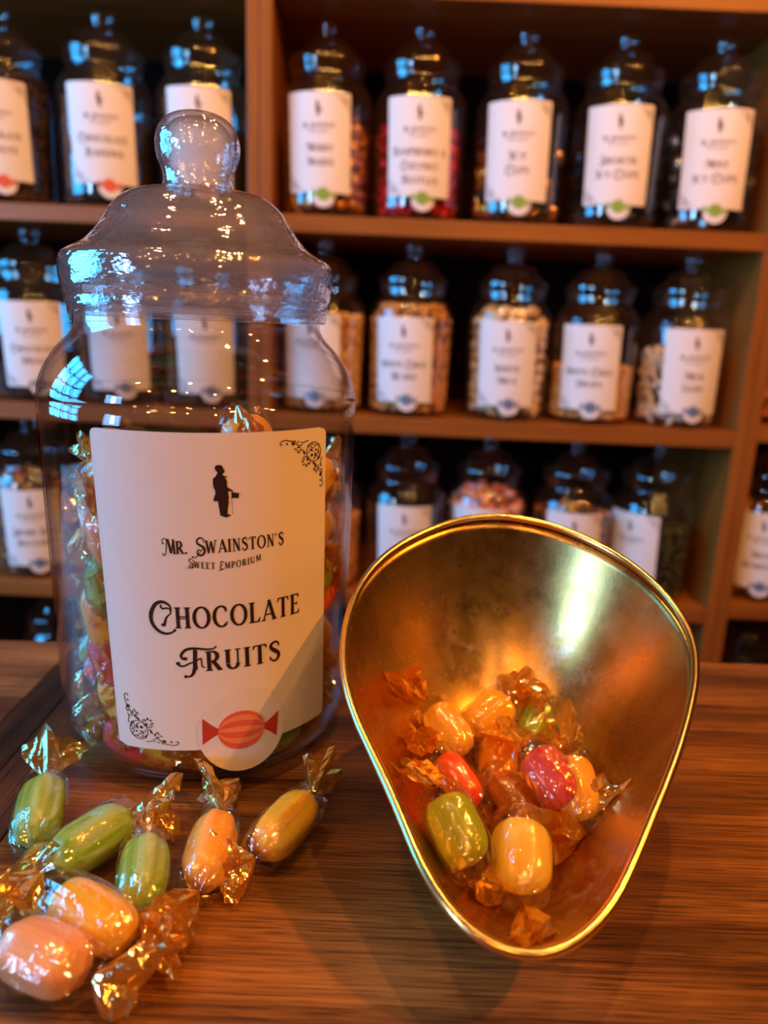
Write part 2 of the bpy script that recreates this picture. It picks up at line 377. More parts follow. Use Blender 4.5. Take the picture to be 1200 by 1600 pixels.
G = {
 'A': (0.80, [ln(.10, 0, .42, 1, TN), ln(.40, 1, .70, 0), sf(.10, .03, .22), sf(.70, .03, .28), ln(.20, .30, .62, .30, .06)]),
 'B': (0.66, st(.16) + [arc(.30, .75, .22, .23, 90, -90), arc(.30, .26, .27, .26, 90, -90), ln(.16, .98, .32, .98, .06), ln(.16, .52, .32, .52, .06), ln(.16, .02, .32, .02, .06)]),
 'C': (0.80, [arc(.44, .5, .34, .49, 48, 312), ([(.66, .86), (.68, .70)], [.14, .04]), ([(.68, .14), (.72, .24)], [.10, .04])]),
 'D': (0.80, st(.16) + [arc(.30, .5, .38, .48, 90, -90), ln(.16, .98, .32, .98, .06), ln(.16, .02, .32, .02, .06)]),
 'E': (0.62, st(.16) + [ln(.16, .97, .52, .97, .06), ln(.16, .52, .44, .52, .06), ln(.16, .03, .54, .03, .06), ([(.50, .97), (.54, .80)], [.12, .03]), ([(.52, .03), (.58, .22)], [.12, .03]), ([(.43, .60), (.43, .44)], [.06, .06])]),
 'F': (0.60, st(.18) + [ln(.18, .97, .54, .97, .06), ln(.18, .52, .46, .52, .06), ([(.52, .97), (.56, .80)], [.12, .03])]),
 'G': (0.84, [arc(.44, .5, .34, .49, 48, 330), ([(.66, .86), (.68, .70)], [.14, .04]), ln(.70, .06, .70, .42, TH), sf(.68, .42, .30)]),
 'H': (0.78, st(.16) + st(.62) + [ln(.16, .56, .62, .56, .05), ln(.16, .47, .62, .47, .05)]),
 'I': (0.34, st(.17)),
 'J': (0.46, [ln(.30, 1, .30, .22), arc(.14, .20, .16, .20, 0, -150), sf(.28, .97)]),
 'K': (0.76, st(.16) + [ln(.18, .44, .60, .98, TN), ln(.32, .60, .66, .02), sf(.66, .03, .24), sf(.60, .97, .22)]),
 'L': (0.60, st(.16) + [ln(.16, .03, .50, .03, .06), ([(.50, .03), (.57, .26)], [.13, .03])]),
 'M': (0.96, [ln(.14, 0, .18, 1, TN), ln(.18, 1, .47, .08, TH), ln(.47, .08, .76, 1, TN), ln(.76, 1, .80, 0, TH), sf(.14, .03, .24), sf(.80, .03, .26), sf(.14, .97, .20), sf(.80, .97, .20)]),
 'N': (0.80, [ln(.16, 0, .16, 1, TN), ln(.16, 1, .64, .02, TH), ln(.64, 0, .64, 1, TN), sf(.16, .03, .22), sf(.14, .97, .22), sf(.64, .97, .24)]),
 'O': (0.88, [arc(.44, .5, .35, .49, 0, 360, n=26)]),
 'P': (0.66, st(.16) + [arc(.28, .72, .26, .26, 90, -90), ln(.16, .98, .30, .98, .06), ln(.16, .46, .30, .46, .06)]),
 'R': (0.74, st(.16) + [arc(.28, .73, .24, .25, 90, -90), ln(.16, .98, .30, .98, .06), ln(.16, .48, .34, .48, .06), ln(.34, .48, .62, .02), sf(.63, .03, .20)]),
 'S': (0.62, [sm([(.50, .82), (.44, .96), (.28, .98), (.13, .86), (.15, .68), (.32, .53), (.48, .38), (.50, .18), (.36, .02), (.20, .03), (.10, .18)], .06, .06, .20), ([(.50, .90), (.51, .72)], [.10, .03]), ([(.09, .10), (.08, .28)], [.10, .03])]),
 'T': (0.70, [ln(.35, 0, .35, 1), sf(.35, .03), ln(.08, .97, .62, .97, .06), ([(.08, .97), (.04, .78)], [.12, .03]), ([(.62, .97), (.66, .78)], [.12, .03])]),
 'U': (0.78, [ln(.16, 1, .16, .30), arc(.38, .28, .22, .27, 180, 360, TH, .08), ln(.60, .28, .60, 1, TN), sf(.16, .97), sf(.60, .97, .24)]),
 'V': (0.76, [ln(.12, 1, .38, 0, TH), ln(.38, 0, .64, 1, TN), sf(.12, .97, .26), sf(.64, .97, .22)]),
 'W': (1.06, [ln(.12, 1, .32, 0, TH), ln(.32, 0, .52, .92, TN), ln(.52, .92, .72, 0, TH), ln(.72, 0, .94, 1, TN), sf(.12, .97, .26), sf(.94, .97, .22)]),
 'X': (0.74, [ln(.12, 1, .62, 0), ln(.62, 1, .12, 0, TN), sf(.12, .97, .24), sf(.62, .97, .2), sf(.12, .03, .2), sf(.62, .03, .24)]),
 'Y': (0.74, [ln(.12, 1, .37, .48), ln(.62, 1, .37, .48, TN), ln(.37, .5, .37, 0), sf(.37, .03), sf(.12, .97, .26), sf(.62, .97, .22)]),
 'Z': (0.66, [ln(.12, .97, .56, .97, .06), ln(.54, .95, .12, .05), ln(.10, .03, .56, .03, .06)]),
 '&': (0.86, [sm([(.70, .44), (.58, .12), (.34, .0), (.12, .16), (.18, .38), (.42, .58), (.46, .82), (.32, .97), (.20, .82), (.30, .60), (.66, .04)], .07, .12, .14)]),
 '.': (0.24, [dot(.08, .07)]),
 "'": (0.26, [([(.13, 1.0), (.07, .74)], [.15, .03])]),
 ' ': (0.40, []),
}
# decorated initials (units: cap height of the following letters)
INIT = {
 'C': (1.22, [sm([(1.02, .66), (1.04, .98), (.88, 1.16), (.62, 1.24), (.30, 1.10), (.06, .66), (.08, .22), (.34, -.12), (.68, -.26), (.98, -.22), (1.18, -.08)], .05, .06, .20, 6),
              sm([(1.02, .70), (1.00, .90), (.84, .95), (.66, .92), (.56, 1.00), (.58, 1.10)], .05, .08), sm([(1.02, .70), (.82, .52), (.72, .28), (.68, .14), (.58, .16)], .05, .12),
              dot(.60, .16, .07), dot(.60, .96, .05), dot(1.16, -.10, .07)]),
 'F': (1.16, [sm([(.34, .62), (.18, .68), (.14, .86), (.34, 1.10), (.70, 1.17), (1.20, 1.10), (1.52, 1.12), (1.64, 1.24)], .10, .05, .13, 6), dot(.30, .66, .09),
              sm([(.72, 1.10), (.70, .60), (.66, .10), (.52, -.20), (.26, -.26)], .14, .06, .16), sm([(.80, 1.05), (.76, .50), (.78, .10)], .06, .05), dot(.28, -.24, .08),
              sm([(-.04, .44), (.06, .30), (.24, .30), (.46, .42), (.72, .52), (.94, .66), (.98, .50), (1.00, .26), (1.12, .18)], .10, .05, .07), dot(-.02, .42, .09)]),
 'S': (1.06, [sm([(.94, .82), (.90, 1.12), (.62, 1.22), (.36, 1.04), (.40, .80), (.66, .62), (.94, .42), (.98, .10), (.72, -.14), (.44, -.08), (.34, .12), (.48, .30), (.72, .22), (.96, .62)], .07, .04, .19, 6),
              sm([(.66, .20), (.40, -.10), (.12, -.30), (-.12, -.26)], .05, .06), dot(-.10, -.26, .07)]),
 'M': (1.24, [sm([(.10, .84), (.06, 1.02), (.22, 1.20), (.44, 1.14), (.62, 1.14)], .05, .06), dot(.12, .82, .07),
              sm([(.46, 1.12), (.40, .5), (.30, -.02), (.10, -.10), (.04, .02)], .07, .05), ln(.56, 1.14, .82, .06, .20), ln(.82, .06, 1.06, 1.14, .08), ln(1.04, 1.14, 1.10, 0, .18), sf(1.10, .03, .28), dot(.06, .0, .06)]),
 'E': (.96, [sm([(.84, .92), (.66, 1.14), (.36, 1.04), (.36, .74), (.62, .62)], .08, .08, .17), sm([(.62, .62), (.28, .48), (.26, .10), (.52, -.12), (.84, .10)], .08, .08, .18),
             sm([(.52, .10), (.20, -.20), (-.08, -.22)], .05, .06), dot(-.06, -.2, .06)]),
 'R': (1.10, [sm([(.12, .80), (.04, 1.0), (.24, 1.18), (.60, 1.20)], .06, .07), ln(.44, 1.18, .40, -.02, .18), arc(.58, .86, .30, .32, 95, -90), ln(.44, .54, .62, .54, .06),
              ln(.60, .54, .96, -.06, .18), sm([(.40, .02), (.20, -.16), (.0, -.06)], .10, .06)]),
}
def initial(ch):
    if ch in INIT: return INIT[ch]
    w, sts = G[ch]
    out = []
    for pts, ws in sts: out.append(([(x*1.18+.12, y*1.22-.06) for x, y in pts], [q*1.15 for q in ws]))
    out.append(sm([(.26, 1.10), (.08, 1.16), (-.02, 1.0), (.06, .86)], .06, .08)); out.append(dot(.06, .86, .06))
    out.append(sm([(.26, .0), (.10, -.14), (-.06, -.04)], .07, .06))
    return (w*1.18+.10, out)
def ribbon(mb, pts, ws, f, sub=2):
    P = [np.array(p, float) for p in pts]
    if len(P) == 2:
        k = max(2, sub); P = [P[0]+(P[1]-P[0])*i/k for i in range(k+1)]; ws = [ws[0]+(ws[1]-ws[0])*i/k for i in range(k+1)]
    row = []
    for i, p in enumerate(P):
        d = P[min(i+1, len(P)-1)]-P[max(i-1, 0)]; L_ = math.hypot(*d) or 1
        nx, ny = -d[1]/L_, d[0]/L_
        row.append([f(p[0]+nx*ws[i]/2, p[1]+ny*ws[i]/2), f(p[0]-nx*ws[i]/2, p[1]-ny*ws[i]/2)])
    mb.grid(row)
def text(mb, string, s0, t0, h, f, width=None, initials=True, curve=0.0, gap=0.07, slope=0.0):
    """string centred on s0 with its baseline at t0; f(s,t) gives the 3D point"""
    items = []; x = 0; word_start = True
    for ch in string:
        if ch == ' ': x += 0.42; word_start = True; continue
        use_init = initials and word_start and ch.isalpha()
        w, sts = initial(ch) if use_init else G[ch]
        items.append((x, sts)); x += w+(-.02 if use_init else gap); word_start = False
    tot = x-gap
    k = h if width is None else width/tot
    for x0, sts in items:
        for pts, ws in sts:
            def g(a, b_, x0=x0):
                s = (x0+a-tot/2)*k
                return f(s0+s, t0+b_*h+curve*(s/(tot*k/2))**2+slope*s)
            ws2 = [q for q in ws]
            ribbon(mb, pts, ws2, g)
def poly(mb, pts, f):
    mb.add([f(x, y) for x, y in pts], [tuple(range(len(pts)))])
def leaf(mb, x, y, L_, a, w, f):
    a = math.radians(a); c, s = math.cos(a), math.sin(a)
    P = []
    for t, ww in ((-.5, 0), (-.2, .8), (.1, 1), (.5, 0)): P.append((t*L_, ww*w/2))
    P += [(.1*L_, -w/2), (-.2*L_, -.8*w/2)]
    poly(mb, [(x+u*c-v*s, y+u*s+v*c) for u, v in P][::-1], f)
def filigree(mb, f, hi=True):
    def q(x, y): return f((x-130)/920, (1060-y)/920)
    curves = [[(195, 185), (190, 150), (150, 150), (130, 190), (140, 280), (160, 350), (150, 400)], [(180, 440), (175, 470), (150, 450), (150, 400), (200, 420), (225, 470), (240, 560)],
              [(155, 510), (190, 560), (165, 640), (170, 690)], [(470, 1010), (540, 1000), (590, 980), (640, 1000)], [(600, 950), (680, 940), (740, 990), (750, 1030)],
              [(750, 1020), (850, 1030), (940, 1050), (1010, 1030), (1035, 1000), (1020, 975), (990, 985)], [(215, 760), (210, 720), (250, 700), (285, 740), (270, 780), (235, 775), (235, 750)],
              [(335, 890), (370, 865), (420, 890), (415, 935), (380, 940), (370, 915)], [(440, 650), (440, 600), (480, 585)], [(450, 700), (540, 735), (590, 720), (595, 690)],
              [(210, 810), (240, 800), (260, 830), (240, 860), (215, 900), (260, 920), (300, 900), (320, 930), (330, 900)]]
    for c in curves:
        P = catmull(c, 4); ribbon(mb, P, [13]*len(P), q)
    P = catmull([(350+165*math.cos(t*PI/6)+12*math.sin(t*PI/6), 800+170*math.sin(t*PI/6)) for t in range(13)], 3)
    ribbon(mb, P, [13]*len(P), q)
    for x, y, L_, a, w in [(185, 260, 60, 50, 26), (190, 370, 70, 60, 55), (260, 480, 90, 95, 24), (300, 440, 80, 60, 22), (340, 480, 80, 20, 26), (310, 525, 100, -10, 28), (335, 580, 150, 35, 34),
                           (480, 610, 50, 60, 30), (525, 575, 70, 80, 34), (580, 600, 55, -40, 30), (600, 655, 60, 5, 30), (495, 680, 60, 40, 46), (565, 690, 40, -50, 28), (570, 810, 130, 60, 34),
                           (640, 860, 90, -60, 28), (690, 830, 80, 50, 26), (740, 880, 90, 20, 18), (680, 910, 90, 5, 26), (790, 980, 80, 30, 55), (910, 985, 60, 40, 26), (240, 670, 90, -20, 36),
                           (320, 740, 110, 75, 36), (400, 745, 60, 0, 60), (400, 745, 60, 90, 60), (410, 835, 110, 30, 32), (470, 915, 80, 110, 36), (345, 680, 50, -20, 26), (305, 830, 50, 20, 34), (690, 1005, 40, 10, 26), (470, 805, 50, 100, 22), (180, 455, 40, 90, 24), (185, 550, 70, 70, 26)]:
        leaf(mb, x, y, L_, a, w, q)
MAN = [(240,490),(205,440),(190,400),(205,365),(240,345),(285,345),(315,360),(330,390),(340,430),(362,455),(350,470),(350,490),(325,500),(318,520),(335,555),(400,562),(395,572),(350,582),(375,610),(390,660),(388,720),(385,765),(430,800),(490,845),(492,862),(470,858),(405,835),(400,860),(405,920),(412,990),(400,1000),(405,1070),(385,1170),(372,1290),(435,1312),(430,1325),(390,1325),(380,1355),(330,1345),(250,1312),(235,1180),(220,1035),(140,1022),(160,950),(185,880),(180,820),(155,760),(150,690),(155,600),(200,560),(230,510)]
HAT = [(490,875),(595,895),(578,992),(470,978),(456,995),(452,985),(470,870),(478,868)]
CANE = [([(462, 860), (463, 1290)], [7, 7])]

# label geometry on a jar of wall radius RL(z) with the label facing -Y in the jar's own frame
def RL(z): return 0.0653+0.0019*min(max((z-0.018)/0.13, 0), 1)
def lab_map(off, k=1.0, shear=0.035):
    def f(s, z):
        ss = s-shear*(z-0.084)
        r = RL(z)+off
        a = ss/0.0665
        return (k*r*math.sin(a), -k*r*math.cos(a), k*z)
    return f
def sheet(mb, f, s0, s1, z0, z1, rad=0.0025, n=22, mz=4):
    """rounded rectangle patch"""
    zs = [z0, z0+rad*.15, z0+rad*.5, z0+rad] + [z0+rad+(z1-z0-2*rad)*i/mz for i in range(1, mz)] + [z1-rad, z1-rad*.5, z1-rad*.15, z1]
    rows = []
    for z in zs:
        e = max(z0+rad-z, z-(z1-rad), 0)
        ins = rad-math.sqrt(max(rad*rad-e*e, 0))
        rows.append([f(s0+ins+(s1-s0-2*ins)*i/n, z) for i in range(n+1)])
    mb.grid(rows)
def disc(mb, f, sx, zx, r, n=28, rings=3, ax=1.0):
    c = len(mb.v); mb.v.append(tuple(f(sx, zx)))
    for q in range(1, rings+1):
        for i in range(n):
            a = 2*PI*i/n; mb.v.append(tuple(f(sx+ax*r*q/rings*math.cos(a), zx+r*q/rings*math.sin(a))))
    for i in range(n): mb.f.append((c, c+1+i, c+1+(i+1) % n))
    for q in range(rings-1):
        for i in range(n):
            a0 = c+1+q*n; mb.f.append((a0+i, a0+n+i, a0+n+(i+1) % n, a0+(i+1) % n))
def candy_icon(parent, k, col, col2, col3, sx, zx, sc, e):
    f1, f2, f3 = lab_map(0.00075*e, k), lab_map(0.0009*e, k), lab_map(0.0010*e, k)
    th = math.radians(-4)
    def rot(f): return lambda s, z: f(sx+(s*math.cos(th)-z*math.sin(th))*sc, zx+(s*math.sin(th)+z*math.cos(th))*sc)
    b = MB()
    for sg in (-1, 1):
        for i in range(4):
            t0, t1 = i/4, (i+1)/4
            hh = lambda t: 0.0012+0.0046*t**1.2
            x0, x1 = sg*(0.0092+0.0062*t0), sg*(0.0092+0.0062*t1)
            b.add([rot(f1)(x0, -hh(t0)), rot(f1)(x1, -hh(t1)), rot(f1)(x1+sg*0.0004, hh(t1)), rot(f1)(x0, hh(t0))], [(0, 1, 2, 3)])
    b.build('printed_wrapper_ends', col3 if col3 else col, parent, False)
    b = MB(); disc(b, rot(f2), 0, 0, 0.0086, ax=1.12); b.build('printed_sweet', col, parent, False)
    if col2:
        b = MB()
        for a in (-.72, -.1, .52):
            rows = []
            for i in range(9):
                y0, y1 = a*0.0084, (a+.30)*0.0084
                x = -0.0094+0.0188*i/8; cc = max(1-(x/0.0096)**2, 0)**.5
                rows.append([rot(f3)(x, y0*cc), rot(f3)(x, y1*cc)])
            b.grid(rows)
        b.build('printed_stripes', col2, parent, False)

def jar_label(root, lines, k=1.0, phi=0.0, main=False, icon='red', double=False, heights=None, sticker=(0.0060, 0.0272, 0.0183), lift=0.0):
    """paper label, its lettering, and the round sticker on its lower edge"""
    e = 1.0 if main else 1.6
    lab = MB(); f = lab_map(0.0003*e, k)
    sheet(lab, f, -0.0459, 0.0459, 0.0206, 0.148)
    lo = lab.build('paper_label', M['paper'], root); lo.rotation_euler.z = phi; lo.location.z = lift
    if double:
        u = MB(); sheet(u, lab_map(0.00012, k), -0.0475, 0.0445, 0.0212, 0.1484); uo = u.build('under_label', M['paper2'], root); uo.rotation_euler.z = phi
        uo['label'] = 'older label showing along the left edge'
    t = MB(); g = lab_map(0.0005*e, k)
    u_ = 1.96e-5
    def mf(x, y): return g(-0.0004+(x-270)*u_*1.05, 0.1368-(y-345)*u_)
    # silhouette: fill by triangulating
    from mathutils.geometry import tessellate_polygon
    for P in (MAN, HAT):
        tri = tessellate_polygon([[Vector((x, y, 0)) for x, y in P]])
        t.add([mf(x, y) for x, y in P], [tuple(tr) for tr in tri])
    for pts, ws in CANE: ribbon(t, pts, ws, mf, 6)
    text(t, "MR. SWAINSTON'S", 0.0006, 0.1036, 0.0050, g, width=0.0462, slope=0.02)
    text(t, 'SWEET EMPORIUM', 0.0000, 0.0970, 0.0026, g, width=0.0276, curve=0.0018, gap=.16, slope=0.02)
    hs = heights or [(0.0735, 0.0086, 0.0598), (0.0553, 0.0084, 0.0408)]
    for ln_, (z, h, w) in zip(lines, hs):
        text(t, ln_, 0.0009, z, h, g, width=w)
    z0 = 0.0030
    filigree(t, lambda x, y: g(-0.0459+z0+x*0.0215, 0.0206+z0*.7+y*0.0215))
    filigree(t, lambda x, y: g(0.0459-0.0020-x*0.0215, 0.148-0.0030-y*0.0205))
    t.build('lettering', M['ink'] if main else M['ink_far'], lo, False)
    s = MB(); sx, zx, sr = sticker
    disc(s, lab_map(0.00055*e+.0001, k), sx, zx, sr if main else sr*0.92, n=36 if main else 24, rings=5)
    so = s.build('round_sticker', M['sticker'], root); so.rotation_euler.z = phi
    cs = {'red': (M['s_red'], M['s_red2'], M['s_red3']), 'green': (M['s_green'], None, None), 'blue': (M['s_blue'], None, None)}[icon]
    candy_icon(so, k, cs[0], cs[1] if main else None, cs[2], sx-0.0006, zx+0.0006, 1.0, e)

# ------------------------------------------------------------------ jars
BODY = [(0.0, .0042), (.030, .0036), (.046, .0022), (.0535, .0012), (.0590, .0028), (.0628, .0070), (.0645, .0120), (.0652, .0180), (.0660, .075), (.0671, .148), (.0668, .1555), (.0656, .1615), (.0632, .1670), (.0595, .1728),
        (.0560, .1768), (.0530, .1798), (.0512, .1826), (.0505, .1853), (.0505, .1925)]
def shrink(prof, d): return [(max(r-d, 0) if r > 0 else 0, z+(d if z < .02 else 0)) for r, z in prof]
LID = [(.0520, .1872), (.0530, .1872), (.0532, .1905), (.0537, .1912), (.0538, .1950), (.0546, .1968), (.0552, .2000), (.0556, .2040), (.0554, .2080), (.0546, .2104), (.0524, .2122), (.0484, .2142), (.0446, .2168), (.0416, .2200), (.0394, .2228),
       (.0372, .2262), (.0350, .2295), (.0322, .2325), (.0285, .2350), (.0235, .2368), (.0185, .2376), (.0152, .2384)]
KNOB = [(.0156, .2380), (.0143, .2396), (.0138, .2420), (.0143, .2450), (.0156, .2482), (.0166, .2520), (.0168, .2552), (.0160, .2592), (.0143, .2625), (.0115, .2650), (.0078, .2665), (.0040, .2671), (0, .2672)]
def smooth_prof(p, n=3): return [tuple(q) for q in catmull(p, n)]
def jar_meshes(k, N, inner):
    out = {}
    for nm, prof in (('jar_body', BODY), ('lid', LID), ('knob', KNOB)):
        b = MB(); P = smooth_prof(prof, 3)
        b.lathe([(max(r, 0)*k, z*k) for r, z in P], N)
        if inner:
            d = 0.0010
            if nm == 'jar_body': Q = [(max(r-d, 0)*k, (z+(d if r < .0645 and z < .03 else 0))*k) for r, z in P]
            elif nm == 'lid': Q = [(max(r-0.0015, 0)*k, (z-0.0010)*k) for r, z in P if z > .1885]
            else: Q = [(max(r-0.0022, 0)*k, (z-0.0014)*k) for r, z in P if z > .2400]
            b.lathe(Q, N)
        if nm == 'lid' and inner:    # stepped inner collar of the lid
            b.lathe([(.0470*k, .1990*k), (.0482*k, .1975*k), (.0484*k, .1955*k), (.0482*k, .1890*k)], N)
        out[nm] = b.mesh(nm)
    return out

# sweets data (measured places)
RIM_UV = [(0.0019, 0.1858), (0.0095, 0.1863), (0.0172, 0.1855), (0.0249, 0.1836), (0.0322, 0.1808), (0.0391, 0.1771), (0.0455, 0.1728), (0.0514, 0.168), (0.0568, 0.1628), (0.0618, 0.157), (0.0661, 0.1506), (0.0699, 0.1438), (0.0728, 0.1364), (0.0747, 0.1288), (0.0756, 0.1211), (0.0754, 0.1134), (0.0742, 0.1059), (0.0721, 0.0986), (0.0695, 0.0915), (0.0663, 0.0844), (0.0629, 0.0774), (0.0592, 0.0704), (0.0554, 0.0635), (0.0514, 0.0568), (0.0474, 0.0502), (0.0433, 0.0438), (0.0393, 0.0374), (0.0352, 0.031), (0.0309, 0.0245), (0.0263, 0.018), (0.021, 0.0119), (0.015, 0.0067), (0.0084, 0.0028), (0.0013, 0.0007), (-0.006, 0.0008), (-0.0129, 0.0031), (-0.0192, 0.0073), (-0.0245, 0.0131), (-0.0288, 0.0198), (-0.0324, 0.0269), (-0.0354, 0.0342), (-0.0383, 0.0413), (-0.0413, 0.0483), (-0.0445, 0.0552), (-0.0477, 0.0622), (-0.0509, 0.0693), (-0.0537, 0.0767), (-0.056, 0.0842), (-0.0576, 0.0917), (-0.0585, 0.0994), (-0.0588, 0.1071), (-0.0585, 0.1148), (-0.0576, 0.1224), (-0.0561, 0.13), (-0.054, 0.1375), (-0.051, 0.1446), (-0.0473, 0.1514), (-0.0429, 0.1577), (-0.0378, 0.1636), (-0.0321, 0.1689), (-0.026, 0.1737), (-0.0195, 0.178), (-0.0127, 0.1815), (-0.0056, 0.1842)]
PAN_DEPTH = 0.0656
TABLE_SWEETS = [
    ['a', [-0.1228, 0.2364, 0.0095], [0.3138, -0.9495, 0.0], 0.034, 0.0185, [-0.131, 0.2729, 0.009], [-0.1122, 0.211, 0.008]],
    ['b', [-0.0974, 0.221, 0.01], [-0.5203, -0.854, 0.0], 0.0319, 0.0185, [-0.0816, 0.2379, 0.009], [-0.1099, 0.2004, 0.008]],
    ['c', [-0.0749, 0.2067, 0.0095], [0.2433, -0.9699, 0.0], 0.0299, 0.018, [-0.0867, 0.2296, 0.009], [-0.0614, 0.1884, 0.008]],
    ['d', [-0.0836, 0.1864, 0.0105], [0.8597, -0.5109, 0.0], 0.0315, 0.019, None, [-0.0632, 0.1792, 0.008]],
    ['e', [-0.0917, 0.1715, 0.0105], [0.9354, -0.3535, 0.0], 0.0284, 0.0195, [-0.1147, 0.1833, 0.009], [-0.0717, 0.1663, 0.008]],
    ['f', [-0.0553, 0.2194, 0.0095], [0.0294, -0.9996, 0.0], 0.034, 0.0175, [-0.0584, 0.2518, 0.009], [-0.0592, 0.1906, 0.008]],
    ['g', [-0.0312, 0.2339, 0.0095], [-0.4132, -0.9106, 0.0], 0.0332, 0.018, [-0.0245, 0.2583, 0.009], [-0.0456, 0.2137, 0.008]],
]
PAN_SWEETS = [
    ['yellow', [0.0302, 0.272, 0.0284], [0.5727, -0.6558, -0.4919], 0.0247, 0.0165, [0.0131, 0.2714, 0.0439], None],
    ['yellow', [0.0483, 0.2839, 0.0287], [0.7349, 0.5426, 0.4069], 0.024, 0.018, [0.0361, 0.2747, 0.0222], [0.0613, 0.2977, 0.0355]],
    ['green', [0.0679, 0.2831, 0.0255], [-0.4514, -0.7138, -0.5354], 0.024, 0.014, [0.0718, 0.2915, 0.0326], [0.0779, 0.2714, 0.0231]],
    ['orange', [0.0504, 0.2654, 0.0184], [-0.1601, -0.7897, -0.5923], 0.024, 0.0165, [0.0544, 0.2812, 0.0206], [0.052, 0.2565, 0.0103]],
    ['red', [0.033, 0.2504, 0.0196], [0.581, -0.6511, -0.4883], 0.024, 0.015, [0.0224, 0.2587, 0.0279], [0.0434, 0.2438, 0.0104]],
    ['pink', [0.0653, 0.2383, 0.0308], [0.5841, -0.6493, -0.487], 0.024, 0.0185, [0.0649, 0.2768, 0.0188], [0.0768, 0.2337, 0.0264]],
    ['amber', [0.0741, 0.2365, 0.0258], [0.046, -0.7992, -0.5994], 0.024, 0.0165, [0.0788, 0.2685, 0.0233], [0.0684, 0.2216, 0.0211]],
    ['brown', [0.0553, 0.2483, 0.0101], [0.6568, -0.6032, -0.4524], 0.024, 0.015, [0.049, 0.2598, 0.012], [0.0634, 0.2306, 0.0137]],
    ['olive', [0.0278, 0.2077, 0.0302], [0.4329, -0.7212, -0.5409], 0.024, 0.019, [0.0192, 0.2269, 0.0331], [0.037, 0.2005, 0.0182]],
    ['cream', [0.0492, 0.2054, 0.0193], [-0.0817, -0.7973, -0.598], 0.024, 0.0195, [0.0622, 0.2172, 0.0161], [0.046, 0.1696, 0.0309]],
]
JAR_SWEETS = [
    ['peach', [-0.1075, 0.2799, 0.1044], [0.4175, -0.2238, -0.8807], 0.029, 0.0213, [-0.1148, 0.2758, 0.1212], [-0.1061, 0.2714, 0.0876]],
    ['green', [-0.1084, 0.28, 0.0834], [0.0472, -0.0145, -0.9988], 0.029, 0.0202, [-0.1139, 0.2755, 0.0973], [-0.1059, 0.2713, 0.0902]],
    ['yellow', [-0.1117, 0.2823, 0.0689], [0.2616, -0.1676, -0.9505], 0.029, 0.0202, [-0.1175, 0.2782, 0.0842], [-0.1077, 0.2724, 0.0645]],
    ['pink', [-0.1081, 0.2814, 0.0508], [0.4158, -0.2362, -0.8782], 0.029, 0.0213, [-0.1074, 0.2722, 0.0686], [-0.1079, 0.2728, 0.0407]],
    ['cream', [-0.103, 0.278, 0.0338], [0.593, -0.2556, -0.7636], 0.029, 0.0202, [-0.1062, 0.272, 0.0441], [-0.098, 0.2692, 0.025]],
    ['pink', [-0.1006, 0.2792, 0.0168], [0.9005, -0.3607, -0.2428], 0.029, 0.0224, [-0.1168, 0.2785, 0.0252], [-0.0901, 0.2676, 0.009]],
    ['yellow', [-0.0887, 0.2749, 0.0173], [0.9187, -0.124, -0.375], 0.029, 0.0202, [-0.1021, 0.2705, 0.0225], [-0.0759, 0.2672, 0.0131]],
    ['brown', [-0.0666, 0.2768, 0.0166], [0.9075, 0.2788, -0.3143], 0.029, 0.0202, [-0.0758, 0.2672, 0.0146], [-0.0529, 0.2744, 0.0121]],
    ['green', [-0.0462, 0.2894, 0.015], [0.7187, 0.6953, 0.0], 0.029, 0.0213, [-0.0518, 0.275, 0.009], [-0.029, 0.299, 0.0117]],
    ['yellow', [-0.0322, 0.304, 0.1235], [0.3792, 0.8389, 0.3904], 0.029, 0.019, [-0.0276, 0.2987, 0.1354], [-0.0283, 0.298, 0.1128]],
    ['amber', [-0.033, 0.3023, 0.0999], [-0.1896, -0.3635, -0.9121], 0.029, 0.019, [-0.0273, 0.2999, 0.115], [-0.0279, 0.2994, 0.0858]],
    ['olive', [-0.0327, 0.3055, 0.078], [0.3534, 0.8269, 0.4374], 0.029, 0.0202, [-0.0297, 0.2963, 0.0682], [-0.0258, 0.3038, 0.0899]],
    ['red', [-0.0309, 0.3075, 0.0687], [0.3348, 0.9056, 0.2602], 0.029, 0.0179, [-0.0296, 0.2967, 0.0607], [-0.0225, 0.3164, 0.0748]],
    ['amber', [-0.0524, 0.2806, 0.1397], [-0.2316, -0.1619, 0.9592], 0.029, 0.0202, [-0.0498, 0.2743, 0.1546], [-0.0464, 0.2769, 0.1279]],
    ['amber', [-0.1018, 0.2751, 0.1328], [0.7104, -0.2908, 0.641], 0.029, 0.0179, [-0.1103, 0.273, 0.1234], [-0.1031, 0.2695, 0.1401]],
]
